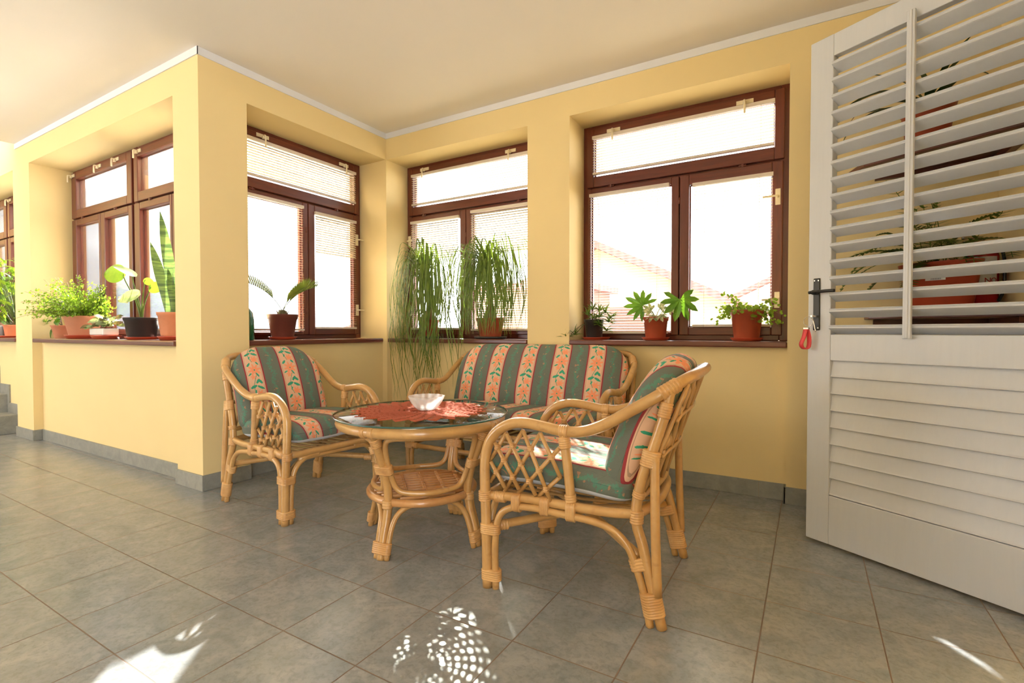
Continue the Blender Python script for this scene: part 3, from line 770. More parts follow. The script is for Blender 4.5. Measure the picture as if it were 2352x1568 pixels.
# ------------------------------------------------------------------ round rattan table
tb = thing('round_rattan_table', 'round rattan coffee table with a clear glass top in front of the sofa', 'table', (-1.471, 1.70, 0), rad(5))
ZT = .548
def ringpts(r, z, n=32, sq=0.0):
    o = []
    for k in range(n):
        a = 2*pi*k/n; q = r*(1+sq*(cos(4*a)*.5+.5)*-1) if sq else r; o.append(V(q*cos(a), q*sin(a), z))
    return o
m = MB(); m.tube(ringpts(.345, .515), .0215, 2, 12, closed=True)
for k in range(4):
    a = pi/2*k
    for da in (-.055, .055):
        c = a+da; p0 = V(.345*cos(c-.03), .345*sin(c-.03), .515); p1 = V(.345*cos(c+.03), .345*sin(c+.03), .515); m.wrap(p0, p1, [], .0225, 3)
build_rat(m, 'top_ring', tb)
m = MB(); m.lathe([(0, ZT-.008), (.374, ZT-.008), (.378, ZT-.006), (.379, ZT-.004), (.378, ZT-.002), (.374, ZT), (0, ZT)], 96)
for i, f in enumerate(m.f):
    if 96*1 <= i < 96*5: m.mi[i] = 1
m.build('glass_top', [MT['tableglass'], MT['glassedge']], tb)
for k in range(4):
    a = pi/2*k; d = V(cos(a), sin(a), 0); t = V(-sin(a), cos(a), 0)
    P = lambda r, z, s=0: d*r+t*s+V(0, 0, z)
    m = MB()
    m.tube([P(.325, .505), P(.285, .42), P(.250, .33), P(.232, .24), P(.240, .16), P(.262, .08), P(.280, .0)], .0175, 5, 12)
    for s in (1, -1):
        m.tube([P(.276, 0, s*.026), P(.256, .09, s*.027), P(.232, .155, s*.036), P(.205, .195, s*.07), P(.175, .213, s*.125), P(.155, .218, s*.155)], .0115, 5, 9)
    o3 = [V(0, 0, 0), t*.026, -t*.026]
    m.wrap(P(.268, .065), P(.277, .022), o3, .0150, 6); m.wrap(P(.264, .37), P(.253, .335), [V(0, 0, 0), t*.024, -t*.024], .0160, 5)
    m.wrap(P(.312, .485), P(.298, .452), [], .0200, 5); m.wrap(P(.236, .222), P(.238, .19), [], .0195, 3)
    build_rat(m, 'leg', tb)
    # rounded hoop between this leg and the next
    a2 = a+pi/2; d2 = V(cos(a2), sin(a2), 0)
    def Q(f, z, r):     # f 0..1 between the legs on a nearly straight chord bulging a little
        an = a+pi/2*f; base = d*(1-f)+d2*f; base = base.normalized()*(r*(1-.14*sin(pi*f))); return base+V(0, 0, z)
    m = MB()
    m.tube([Q(.10, .46, .30), Q(.07, .40, .275), Q(.085, .32, .25), Q(.13, .272, .238), Q(.24, .252, .238), Q(.5, .247, .245), Q(.76, .252, .238), Q(.87, .272, .238), Q(.915, .32, .25),
            Q(.93, .40, .275), Q(.90, .46, .30), Q(.82, .484, .322), Q(.66, .490, .340), Q(.5, .491, .350), Q(.34, .490, .340), Q(.18, .484, .322)], .0115, 4, 9, closed=True)
    m.build('hoop', RAT, tb)
m = MB()
sq = []
for k in range(48):
    a = 2*pi*k/48; q = .232/(abs(cos(a))**2.6+abs(sin(a))**2.6)**(1/2.6)*1.0
    a2 = a; sq.append(V(q*cos(a2), q*sin(a2), .212))
rot = Matrix.Rotation(0, 4, 'Z')
m.tube(ringpts(.225, .212, 32), .0165, 2, 10, closed=True)
for k in range(-5, 6):
    yy = k*.036; hx = math.sqrt(max(.0, .212**2-yy**2)); dd = V(cos(.75), sin(.75), 0); pp = V(-sin(.75), cos(.75), 0)
    m.tube([dd*-hx+pp*yy+V(0, 0, .224), dd*hx+pp*yy+V(0, 0, .224)], .0085, 1, 8)
    h2 = math.sqrt(max(.0, .208**2-(yy*1.25)**2))
    if abs(k) <= 3:
        for off in (-.008, .008): m.tube([pp*-h2+dd*(yy*1.25+off)+V(0, 0, .211), pp*h2+dd*(yy*1.25+off)+V(0, 0, .211)], .0055, 1, 6)
for k in range(-4, 5):
    for j in range(-2, 3):
        c = dd*(j*.08)+pp*(k*.036)
        if c.length < .19: m.wrap(c+V(0, 0, .224)-dd*.007, c+V(0, 0, .224)+dd*.007, [], .0100, 2, 1, 10)
m.build('lower_shelf', [MT['shelf_rattan'], MT['shelf_rattan']], tb)

# doily on the glass: round centre with pointed petals
dl = MB(); n = 24; steps = 12; vs = [V(0, 0, .0035)]; rings = (.06, .12, .18, .22, .25)
per = n*steps
def pr_(k):
    t = (k % steps)/steps; return .248+.052*(1-abs(2*t-1))**.85
for r in rings:
    for k in range(per): a = 2*pi*k/per; vs.append(V(r*cos(a), r*sin(a), .0035+.0007*sin(a*n)))
for k in range(per):
    a = 2*pi*k/per; q = pr_(k); vs.append(V(q*cos(a), q*sin(a), .0030+.001*sin(a*7)))
fs = [(0, 1+k, 1+(k+1) % per) for k in range(per)]
for i in range(len(rings)):
    b = 1+i*per; fs += [(b+k, b+(k+1) % per, b+per+(k+1) % per, b+per+k) for k in range(per)]
nv = len(vs); vs2 = vs+[V(v.x, v.y, .0004) for v in vs[-per:]]; b = nv-per
fs += [(b+k, b+(k+1) % per, nv+(k+1) % per, nv+k) for k in range(per)]
nb = len(vs2); vs2.append(V(0, 0, .0004)); fs += [(nv+(k+1) % per, nv+k, nb) for k in range(per)]
dl.add(vs2, fs); do = dl.build('doily', MT['doily'], None, loc=(-1.495, 1.715, ZT)); tag(do, 'round coral crocheted doily with pointed petals on the glass table top', 'doily')
# cut-glass bowl
bw = MB(); N = 72
fl = lambda a, z: 1+.035*sin(a*18)*(min(1, max(0, z-.004)/.03)) + .02*sin(a*9)*(z/.06)
prof = [(0, .003), (.030, .003), (.032, 0), (.040, .001), (.052, .012), (.064, .028), (.073, .045), (.079, .060), (.076, .061), (.069, .045), (.060, .029), (.048, .015), (.034, .008), (0, .007)]
bw.lathe(prof, N, flute=fl); bo = bw.build('glass_bowl', MT['crystal'], None, loc=(-1.468, 1.725, ZT+.0042)); tag(bo, 'small cut-glass bowl standing on the coral doily', 'bowl')

# ------------------------------------------------------------------ the louvred door, standing open towards us
DA = math.atan2(-.351, .592); DW = .82
door = struct(bpy.data.objects.new('door_1', None)); COL.objects.link(door); door.location = (-.007, 2.501, 0); door.rotation_euler = (0, 0, DA)
# local: x along the door from the latch stile, y = away from the camera, z up
WH = MT['white']
m = MB(); m.box(0, .093, 0, .038, .012, 2.114); m.box(DW-.093, DW, 0, .038, .012, 2.114); m.build('stile', WH, door, .003)
m = MB(); m.box(.093, DW-.093, .001, .037, 2.025, 2.114); m.build('top_rail', WH, door, .003)
m = MB(); m.box(.093, DW-.093, .001, .037, .778, .886); m.build('lock_rail', WH, door, .003)
m = MB(); m.box(.093, DW-.093, .001, .037, .012, .216); m.build('bottom_rail', WH, door, .003)
for k in range(17):
    z = 1.992-.0672*k; m = MB()
    # front edge with two ridges, blade falling slightly away from us
    sec = [(-.008, z+.0075), (-.0115, z+.005), (-.0085, z), (-.0115, z-.005), (-.008, z-.0075), (.038, z-.030), (.043, z-.026), (.040, z-.020)]
    vs = [V(x, y, zz) for x in (.093-.001, DW-.093+.001) for (y, zz) in sec]; n = len(sec)
    fs = [(i, (i+1) % n, n+(i+1) % n, n+i) for i in range(n)]+[tuple(range(n))[::-1], tuple(range(n, 2*n))]
    m.add(vs, fs, 0, False); m.build('louvre', WH, door)
for k in range(8):
    z1 = .778-.0703*k; z0 = z1-.0703; m = MB()
    m.add([V(x, y, z) for x in (.093, DW-.093) for (y, z) in ((.020, z1), (.007, z0+.010), (.004, z0+.004), (.014, z0), (.030, z0), (.030, z1))],
          [(i, (i+1) % 6, 6+(i+1) % 6, 6+i) for i in range(6)]+[(5, 4, 3, 2, 1, 0), (6, 7, 8, 9, 10, 11)], 0, False)
    m.build('panel_board', WH, door)
m = MB(); x = .372
m.box(x-.013, x+.013, -.026, -.012, .872, 2.048); m.box(x-.005, x+.005, -.029, -.025, .873, 2.047); m.build('tilt_rod', WH, door, .003)
m = MB(); m.box(.024, .052, -.006, 0, .903, 1.122); hp = m.build('handle_plate', MT['black'], door, .003); hp['label'] = 'black metal lock plate'
m = MB(); m.lathe([(0, -.03), (.010, -.03), (.010, 0), (0, 0)], 14, (.038, -.012, 1.062)); m.v = [(v[0], -.004+(v[2]-1.062)*.9, 1.062+(v[1]+.012)) for v in m.v]
m.tube([V(.038, -.036, 1.062), V(.06, -.040, 1.063), V(.10, -.040, 1.064), V(.128, -.036, 1.064)], .0065, 4, 10); m.tube([V(.038, -.036, 1.062), V(.024, -.037, 1.061)], .0065, 1, 10)
m.build('door_lever', MT['black'], hp)
m = MB()
for (a, b) in ((.030, 1.112), (.046, 1.112), (.046, .913)): m.round((a, -.0072, b), .003, (0, -1, 0))
m.build('screw', MT['steel'], hp)
# right door frame on the side wall
m = MB(); m.box(XR-.02, XR+.12, 1.20, 1.24, 0, 2.19); m.box(XR-.02, XR+.12, 2.10, 2.14, 0, 2.19); m.box(XR-.02, XR+.12, 1.24, 2.10, 2.13, 2.19); struct(m.build('trim_4', MT['white'], bevel=.003))
DM = Matrix.Translation(door.location) @ Matrix.Rotation(DA, 4, 'Z')
def on_door(x, y, z): return DM @ V(x, y, z)
kb = thing('key_ring', 'bunch of keys with a red leather strap hanging from the white door lock', 'keys', on_door(.040, -.02, .962), DA)
m = MB(); m.box(-.004, .004, -.012, .014, -.004, .004); m.lathe([(0, -.0015), (.012, -.0015), (.012, .0015), (0, .0015)], 18, (0, 0, 0)); m.v = [(v[0], v[1]-.012, v[2]) for v in m.v]; m.build('key', MT['steel'], kb)
m = MB(); m.tube([V(-.016+.020*cos(a*pi/8), -.018, -.022+.020*sin(a*pi/8)) for a in range(16)], .0012, 1, 6, closed=True); m.build('split_ring', MT['steel'], kb)
m = MB(); m.tube([V(.004, -.018, -.012), V(.012, -.018, -.05), V(.016, -.018, -.064)], .003, 3, 6); m.build('key', MT['steel'], kb)
m = MB(); m.box(-.033, -.011, -.026, -.014, -.055, -.047); m.build('clasp', MT['steel'], kb, .001)
m = MB(); P = []
for i in range(25):
    t = i/24; a = pi*t; P.append((-.022+.0*t+(.002-.014)*0+.011*sin(2*a)*.2, -.020-.013*sin(a*2-pi/2)*.0, 0))
loop = smooth([V(-.023, -.023, -.052), V(-.028, -.026, -.085), V(-.036, -.032, -.118), V(-.030, -.022, -.136), V(-.018, -.012, -.128), V(-.016, -.012, -.09), V(-.021, -.018, -.052)], 6)
vs = []
for p in loop: vs += [p+V(-.009, 0, 0), p+V(.009, 0, 0)]
m.add(vs, [(2*i, 2*i+1, 2*i+3, 2*i+2) for i in range(len(loop)-1)]); st = m.build('strap', MT['redleather'], kb); sm = st.modifiers.new('solid', 'SOLIDIFY'); sm.thickness = .0025

# ------------------------------------------------------------------ corner shelves behind the door
def corner_shelf(label, z, pts, th=.024, bracket=True):
    r = thing('corner_shelf', label, 'shelf', (.45, 2.9, z-th), 0, 'dark corner shelves behind the door')
    o = Vector(r.location); m = MB(); n = len(pts)
    vs = [V(x, y, z-th)-o for x, y in pts]+[V(x, y, z)-o for x, y in pts]
    m.add(vs, [tuple(range(n))[::-1], tuple(range(n, 2*n))]+[(i, (i+1) % n, n+(i+1) % n, n+i) for i in range(n)], 0, False); m.build('board', MT['shelfw'], r, .003)
    if bracket:
        m = MB(); m.box(-.19, .243, .040, .066, -.032, 0); m.box(.220, .248, -.33, .040, -.032, 0); m.build('batten', MT['shelfw'], r)
    return r
corner_shelf('lower dark wood corner shelf behind the louvred door, under the fern', .978, [(.226, 2.966), (.226, 2.795), (.698, 2.53), (.698, 2.966)])
corner_shelf('upper dark wood corner shelf behind the louvred door slats', 1.672, [(.150, 2.966), (.205, 2.80), (.698, 2.51), (.698, 2.966)])

# ------------------------------------------------------------------ plants
SG_ = 'red drip saucers on the window sills'
def saucer(label, x, y, z, r, h=.018, mat='saucer', sx=1, sy=1):
    m = MB(); m.lathe([(0, 0), (r*.80, 0), (r*.86, .002), (r*.97, h*.85), (r, h), (r*.985, h), (r*.94, h*.8), (r*.82, .004), (0, .004)], 40, sx=sx, sy=sy)
    o = m.build('saucer', MT[mat], None, loc=(x, y, z)); tag(o, label, 'saucer', SG_); return o
def pot_parts(root, rt, rb, h, mat, rim=.2, lip=.004, sx=1, sy=1, n=40, soil=.88):
    m = MB(); rh = h*rim; t = .003
    rk = rb+(rt-lip-rb)*(1-rim)
    m.lathe([(0, 0), (rb*.97, 0), (rb, .003), (rk, h-rh), (rk+lip, h-rh+.001), (rt, h-.003), (rt+.0015, h-.001), (rt, h), (rt-t*1.3, h-.001), (rt-t*2.2, h-rh*.6), (rt-t*3, h*soil-.003)], n, sx=sx, sy=sy)
    po = m.build('pot', MT[mat], root)
    m = MB(); rs = rt-t*2.2; q = random.Random(5); vs = [V(0, 0, h*soil+.006)]
    for ring in (.5, 1): vs += [V(rs*ring*cos(2*pi*k/24)*sx, rs*ring*sin(2*pi*k/24)*sy, h*soil+q.uniform(-.003, .003)*(1.2-ring)) for k in range(24)]
    m.add(vs, [(0, 1+k, 1+(k+1) % 24) for k in range(24)]+[(1+k, 25+k, 25+(k+1) % 24, 1+(k+1) % 24) for k in range(24)]); m.build('soil', MT['soil'], po)
ZW = .8452
def arcpath(p0, az, el0, L, bend, n=10, seed=None, twist=0):
    """points of a stem leaving p0 at elevation el0, bending down by `bend` degrees along its length"""
    P = [Vector(p0)]; st = L/(n-1)
    for i in range(1, n):
        t = i/(n-1); el = rad(el0-bend*t); a = az+twist*t
        P.append(P[-1]+V(cos(el)*cos(a), cos(el)*sin(a), sin(el))*st)
    return P

def ponytail(name, label, x, y, crown, seed, nleaf, xr, extra_low):
    q = random.Random(seed)
    r = thing(name, label, 'potted plant', (x, y, ZW+.016), 0, 'ponytail palms on the sill'); o = Vector(r.location)
    m = MB(); m.box(-.10, .10, -.05, .05, 0, .0); 
    pot_parts(r, .118 if seed == 2 else .082, .088 if seed == 2 else .062, .135 if seed == 2 else .13, 'plasticred', .18, .004, 1, .62 if seed == 2 else .9)
    cz = crown[2]-o.z; h = .12
    m = MB(); m.tube([V(0, 0, h-.03), V(0, 0, h), V(.0, 0, h+.045), V(.002, 0, h+.10), V(.006, 0, (h+cz)/2), V(crown[0]-x, crown[1]-y, cz)], [.045, .058, .045, .022, .013, .010], 5, 12)
    m.build('trunk', MT['bark'], r)
    m = MB()
    for k in range(nleaf):
        az = q.uniform(0, 2*pi) if q.random() < .4 else (-pi/2+q.choice((-1, 1))*q.uniform(.15, 1.75)); fwd = -sin(az)
        reach = (q.uniform(.07, .26) if seed == 1 else q.uniform(.09, .40))*(1 if fwd > -.2 else .6); rise = q.uniform(.0, .22)*(1.1-reach)
        L = q.uniform(.55, 1.22)*(1 if fwd > 0 else .62)
        z0 = cz-q.uniform(0, .30)*q.random(); p0 = V(crown[0]-x+.02*cos(az), crown[1]-y+.012*sin(az), z0)
        P = [p0.copy()]; n = 16; a = az; side = q.uniform(-.25, .25); wv = q.uniform(0, 6)
        for i in range(1, n+1):
            s_ = L*i/n; u = min(1, s_/(reach*1.6+.10)); hr = reach*(1-(1-u)**2)
            hz = rise*sin(min(1, u*1.1)*pi)*1.0 - max(0, s_-reach*.9-.03)*(.96)
            aa = a+side*s_
            p = p0+V(hr*cos(aa), hr*sin(aa), hz)+V(sin(wv+s_*(5+k%4))*.036, cos(wv*2+s_*5)*.012, 0)*min(1, s_*2)
            w = o+p
            if seed == 2 and w.z < .86 and w.x > -2.12: break
            if w.y > 3.16: p.y = 3.16-o.y
            if w.z < .90:
                if w.y > 3.0 and fwd < .25: break
                p.y = min(p.y, 2.930-o.y-.03*q.random())
            elif w.z < 1.15 and fwd >= .25: p.y = min(p.y, (2.93-o.y)+(p.y-(2.93-o.y))*max(0, (w.z-.90)/.25)) if w.y > 2.93 else p.y
            p.x = min(max(p.x, xr[0]-o.x+.01*sin(k)), xr[1]-o.x+.01*sin(k))
            P.append(p.copy())
        if len(P) < 5: continue
        Q = smooth(P, 2); yaw = az+q.uniform(-.6, .6)
        m.ribbon(Q, q.uniform(.007, .0115), V(cos(yaw)*.4, sin(yaw)*.4-.2, 1), .12, prof=lambda t: min(1, .6+3*t)*(1-t**3*.92))
    m.build('leaves', MT['lf_pony'], r)
    return r
ponytail('ponytail_palm', 'ponytail palm with hanging strap leaves nearest the room corner', -2.585, 3.075, (-2.60, 3.055, 1.42), 1, 190, (-2.90, -2.27), 0)
ponytail('ponytail_palm', 'ponytail palm with hanging strap leaves nearest the sofa', -2.01, 3.075, (-2.02, 3.06, 1.415), 2, 255, (-2.42, -1.66), 0)
for (x, w, lab) in ((-2.585, .10, 'dark drip tray under the ponytail palm nearest the room corner'), (-2.01, .135, 'dark drip tray under the ponytail palm nearest the sofa')):
    m = MB(); m.lathe([(0, 0), (w*.9, 0), (w, .014), (w*.97, .0155), (w*.9, .005), (0, .005)], 32, sy=.65); o = m.build('drip_tray', MT['blackpot'], None, loc=(x, 3.075, ZW)); tag(o, lab, 'tray')

def leaflets(m, P, n, size, nrm, q, side=.02, mi=0, drop=.0):
    for k in range(n):
        t = q.uniform(.15, 1); f = t*(len(P)-1); i = min(int(f), len(P)-2); c = P[i].lerp(P[i+1], f-i)
        c = c+V(q.uniform(-side, side), q.uniform(-side, side), q.uniform(-side*.6, side*.6)-drop*q.random())
        m.round(c, size*q.uniform(.6, 1.2), V(q.uniform(-.7, .7), -1+q.uniform(-.2, .9), q.uniform(-.2, 1.0)), mi, 6)
def maidenhair(label, x, y, z, rt, rb, h, mat, nst, L, size, nl, seed, leafmat, spread=(20, 85), bias=0, rim=.2, name='potted_maidenhair', bend=(40, 110)):
    q = random.Random(seed); r = thing(name, label, 'potted plant', (x, y, z)); pot_parts(r, rt, rb, h, mat, rim)
    st = MB(); lf = MB()
    for k in range(nst):
        az = q.uniform(0, 2*pi); l = L*q.uniform(.5, 1.1)
        P = arcpath(V(rt*.4*cos(az), rt*.3*sin(az), h*.88), az, q.uniform(*spread), l, q.uniform(*bend), 8)
        P = [V(p.x, min(p.y, .10), max(p.z, .02)) for p in P]
        st.tube(P, .0009, 1, 4); leaflets(lf, P, nl, size, None, q, .022)
    st.build('stems', MT['lf_bronze'], r); lf.build('leaflets', MT[leafmat], r); return r
maidenhair('small maidenhair fern in a tall red plastic pot, nearest the white door', -.303, 3.075, ZW+.016, .087, .066, .155, 'plasticred', 46, .155, .0088, 13, 31, 'lf_fresh', (10, 85))
saucer('red saucer under the small maidenhair fern nearest the white door', -.303, 3.075, ZW, .086, .018)
# fatsia with two big hand-shaped leaves
def palmate(m, c, r, fwd, nrm, lobes=8, mi=0, span=1.55):
    c = Vector(c); f = Vector(fwd).normalized(); nrm = Vector(nrm).normalized(); s = f.cross(nrm).normalized(); nrm = s.cross(f)
    outl = []
    for k in range(lobes):
        a = (k/(lobes-1)-.5)*2*span*.95
        ln = r*(1-.22*abs(k/(lobes-1)-.5)*2)
        da = span/(lobes-1)
        for (u, l) in ((-1.0, .50), (-.55, .76), (0, 1.0), (.55, .76)): outl.append((a+u*da, ln*l))
    outl.append((span, r*.45))
    vs = [c]+[c+(f*cos(a)+s*sin(a))*l-nrm*(l*l/r*.30) for a, l in outl]
    m.add(vs, [(0, i, i+1) for i in range(1, len(vs)-1)], mi, False)
r = thing('potted_fatsia', 'plant with two large hand-shaped leaves in a ribbed red pot, middle of the right window', 'potted plant', (-.808, 3.075, ZW+.016))
pot_parts(r, .077, .060, .125, 'plasticred', .2); fl_ = MB(); q = random.Random(4)
palmate(fl_, (-.072, -.03, .195), .125, (-.75, -.1, .45), (.1, -1, .35), 9, 0, 2.2); fl_.build('leaf', MT['lf_mid'], r)
fl_ = MB(); palmate(fl_, (.150, -.03, .225), .135, (.15, -.2, -1), (.3, -1, .5), 8, 0, 2.3); fl_.build('leaf', MT['lf_mid'], r)
fl_ = MB()
for (c, f, s_) in (((-.02, -.02, .165), (-.6, -.2, .5), .060), ((.03, -.02, .175), (.5, -.2, .6), .058), ((.0, -.06, .135), (-.2, -.8, -.5), .060), ((.04, -.06, .135), (.5, -.8, -.5), .060), ((-.04, .02, .17), (-.8, .1, .2), .05), ((.09, -.02, .17), (.9, -.1, .1), .055)):
    palmate(fl_, c, s_, f, (f[0]*.3, -.8, .7), 5, 0, 1.5)
fl_.build('young_leaves', MT['lf_var'], r)
st = MB()
for e in ((-.072, -.03, .195), (.150, -.03, .225), (-.02, -.02, .165), (.03, -.02, .175), (0, -.06, .135), (.04, -.06, .135), (-.04, .02, .17), (.09, -.02, .17)):
    st.tube([V(.0, 0, .10), V(e[0]*.4, e[1]*.4, .10+(e[2]-.10)*.6), V(*e)], .0018, 4, 6)
st.build('stems', MT['lf_palm'], r)
m = MB(); m.add([V(-.074*cos(a)-.0, -.074*sin(a), z) for z in (.035, .085) for a in (.1, .25, .4)], [(0, 1, 4, 3), (1, 2, 5, 4)]); m.build('sticker', MT['paper'], r)
saucer('red saucer under the pot with hand-shaped leaves, middle of the right window', -.808, 3.075, ZW, .084, .018)
# trailing haworthia-like plant
r = thing('potted_trailing_succulent', 'dark narrow-leaved trailing plant in a small black pot left of the two red pots', 'potted plant', (-1.205, 3.075, ZW+.016))
pot_parts(r, .066, .052, .115, 'blackpot', .18); lf = MB(); q = random.Random(9)
hubs = [V(0, 0, .12), V(.05, -.03, .13), V(.085, -.02, .155), (V(.10, .0, .095)), V(-.03, -.02, .14), V(.06, -.05, .08), V(-.10, -.075, .015), V(-.15, -.09, -.005), V(.12, -.03, .12), V(-.02, .03, .18), V(.03, .02, .17), V(.10, -.04, .04)]
for hb in hubs:
    for k in range(13):
        a = q.uniform(0, 2*pi); e = q.uniform(-.3, 1.1); l = q.uniform(.045, .085); t = hb+V(cos(a)*cos(e), sin(a)*cos(e)*.8, sin(e))*l
        if t.z < .0: t.z = .002
        lf.blade(hb, t, .009, V(q.uniform(-.5, .5), -.6, 1), 0, (.6, 1, .85, .5, 0), .3, .008)
lf.build('leaves', MT['lf_fern'], r); st = MB()
for hb in hubs[1:]: st.tube([V(0, 0, .10), V(hb.x*.5, hb.y*.6, max(.03, hb.z*.5+.075)), hb], .002, 4, 6)
st.build('stems', MT['lf_bronze'], r)
saucer('shallow brown-red saucer under the small black pot at the left end of the right window', -1.190, 3.075, ZW, .092, .016)

# cycad
r = thing('potted_cycad', 'small cycad with three stiff fronds in a dusty brown pot', 'potted plant', (-3.10, 2.150, ZW+.016)); pot_parts(r, .100, .072, .155, 'brownpot', .22, .005); q = random.Random(3)
m = MB(); m.lathe([(0, .13), (.03, .135), (.036, .155), (.026, .175), (.010, .185), (0, .187)], 14)
for k in range(46):
    a = q.uniform(0, 6.28); rr = q.uniform(.006, .03); m.tube([V(rr*cos(a), rr*sin(a), .15), V(rr*1.5*cos(a), rr*1.5*sin(a), .172+q.uniform(0, .022))], [.0035, .0012], 1, 5)
m.build('trunk', MT['lf_bronze'], r)
for (az, el, L, bd) in ((-100, 66, .37, 62), (72, 66, .30, 52), (40, 74, .24, 50)):
    P = arcpath(V(0, 0, .175), rad(az), el, L, bd, 14); f = MB(); f.tube(P, .0022, 1, 6)
    for i in range(4 if L > .2 else 9, 14):
        for h_ in (0, .5):
            if i+h_ > 13: continue
            c = P[i] if not h_ else (P[i]+P[min(13, i+1)])/2; t = (P[min(13, i+1)]-P[i-1]).normalized()
            for s in (1, -1):
                sd_ = t.cross(V(0, 0, 1)).normalized()*s; ln = .095*(1-abs((i-8.2)/9)**2)
                f.blade(c, c+(sd_*.5+t*.6+V(0, 0, .75)).normalized()*ln, .0085, V(0, 0, 1), 0, (.8, 1, .8, 0), .1)
    f.build('frond', MT['lf_palm'], r)
saucer('red saucer under the small cycad', -3.10, 2.150, ZW, .094, .018)
m = MB(); m.lathe([(0, 0), (.045, 0), (.048, .004), (.046, .12), (.040, .17), (.018, .20), (.015, .24), (0, .24)], 24); o = m.build('bottle', MT['greenglass'], None, loc=(-3.02, 1.842, ZW)); tag(o, 'dark green glass bottle at the left end of the sill, half behind the wall pillar', 'bottle')

# ---- plants in the double window on the left wall
YP = 1.665
r = maidenhair('large light-green maidenhair fern in a wide terracotta pot', -4.89, YP, ZW+.026, .125, .090, .150, 'terra', 230, .33, .0075, 30, 8, 'lf_fresh', (22, 90), 0, .16, bend=(5, 55))
saucer('wide red saucer under the large maidenhair fern', -4.89, YP, ZW, .118, .028)
r = thing('potted_rubber_plant', 'small plant with oval leaves in a terracotta pot, left end of the left window sill', 'potted plant', (-5.33, YP+.01, ZW+.002)); pot_parts(r, .078, .052, .105, 'terra', .12); lf = MB(); st = MB(); q = random.Random(12)
for (dx, dy, dz, tx, ty, tz) in ((-.10, -.04, .15, -.24, -.05, .075), (-.06, -.03, .10, -.11, -.04, -.02), (-.02, -.02, .17, -.10, -.06, .22), (.03, -.03, .16, .07, -.05, .10), (.0, -.02, .20, .06, -.05, .25), (-.04, 0, .16, .01, .02, .22), (.05, -.03, .13, .10, -.06, .17)):
    b = V(dx, dy, dz); t = V(tx, ty, tz); st.tube([V(0, 0, .10), b*.6+V(0, 0, .06), b], .003, 4, 6); lf.blade(b, t, .055, V(.2, -.8, .7), 0, (0, .7, 1, .95, .6, 0), .12, .012)
st.build('stems', MT['lf_bronze'], r); lf.build('leaves', MT['lf_mid'], r)
# fittonia in a white trough
r = thing('potted_fittonia', 'low pink-edged leafy plant in a white rectangular pot on the left window sill', 'potted plant', (-4.50, YP-.01, ZW+.028)); m = MB()
m.box(-.115, .115, -.050, .050, 0, .050); wp = m.build('pot', MT['whitepot'], r, .008); m = MB(); m.box(-.108, .108, -.043, .043, .040, .0515); m.build('soil', MT['soil'], wp); q = random.Random(15); lf = MB()
for k in range(95):
    a = q.uniform(0, 2*pi); c = V(q.uniform(-.12, .14), q.uniform(-.04, .04), .06+q.uniform(0, .055)); d = V(cos(a), sin(a)*.7, q.uniform(-.3, .6)).normalized()*q.uniform(.05, .08)
    lf.blade(c, c+d, .042, V(.5, -.6, .8), q.randrange(2), (0, .8, 1, .8, 0), .2, .008)
lf.build('leaves', [MT['lf_bronze'], MT['lf_silver']], r)
saucer('long red saucer under the white rectangular pot', -4.47, YP-.01, ZW, .150, .026, sx=1, sy=.55)
# young monstera
r = thing('potted_monstera', 'young plant with large round glossy leaves in a black pot', 'potted plant', (-3.945, YP, ZW+.018)); pot_parts(r, .105, .084, .132, 'blackpot', .18, .005)
def big_leaf(m, c, fwd, nrm, L, w, mi=0, cup=.12):
    c = Vector(c); f = Vector(fwd).normalized(); nrm = Vector(nrm).normalized(); s = f.cross(nrm).normalized(); nrm = s.cross(f); n = 14; vs = []
    for i in range(n+1):
        t = i/n; wd = w/2*(sin(pi*min(1, t**.72))**.62 if 0 < t < 1 else .02); back = -.16*L*(1-t)**3
        for k in (-1, -.5, 0, .5, 1):
            vs.append(c+f*(t*L+back*abs(k))+s*(wd*k)+nrm*(-cup*w*(abs(k)**1.5)*-1*.5-.22*L*t*t))
    m.add(vs, [(i*5+k, i*5+k+1, (i+1)*5+k+1, (i+1)*5+k) for i in range(n) for k in range(4)], mi)
st = MB(); base = V(0, 0, .13)
for j, (tip, fwd, nrm, L, w, mt) in enumerate((((-.13, -.05, .43), (-.85, -.5, .10), (.75, -.62, .2), .155, .135, 'lf_lime'), ((.01, -.05, .415), (-.2, -.25, .25), (.2, -.2, 1), .13, .11, 'lf_silver'),
        ((.09, -.06, .275), (-.86, -.5, -.05), (.6, -.5, .55), .150, .115, 'lf_silver'), ((.16, -.01, .33), (.7, .3, .0), (.6, -.7, .3), .09, .085, 'lf_lime'), ((.085, -.01, .385), (.7, .3, -.4), (.5, -.8, .4), .07, .05, 'lf_lime'))):
    tp = V(*tip); st.tube([base, V(tp.x*.30, tp.y*.4, .13+(tp.z-.13)*.42), V(tp.x*.8, tp.y, .13+(tp.z-.13)*.85), tp], [.011, .005, .004, .0035], 5, 8); l = MB(); big_leaf(l, tp, fwd, nrm, L, w); l.build('leaf', MT[mt], r)
st.build('stems', MT['lf_palm'], r)
saucer('red saucer under the black pot with large round leaves', -3.945, YP, ZW, .098, .018)
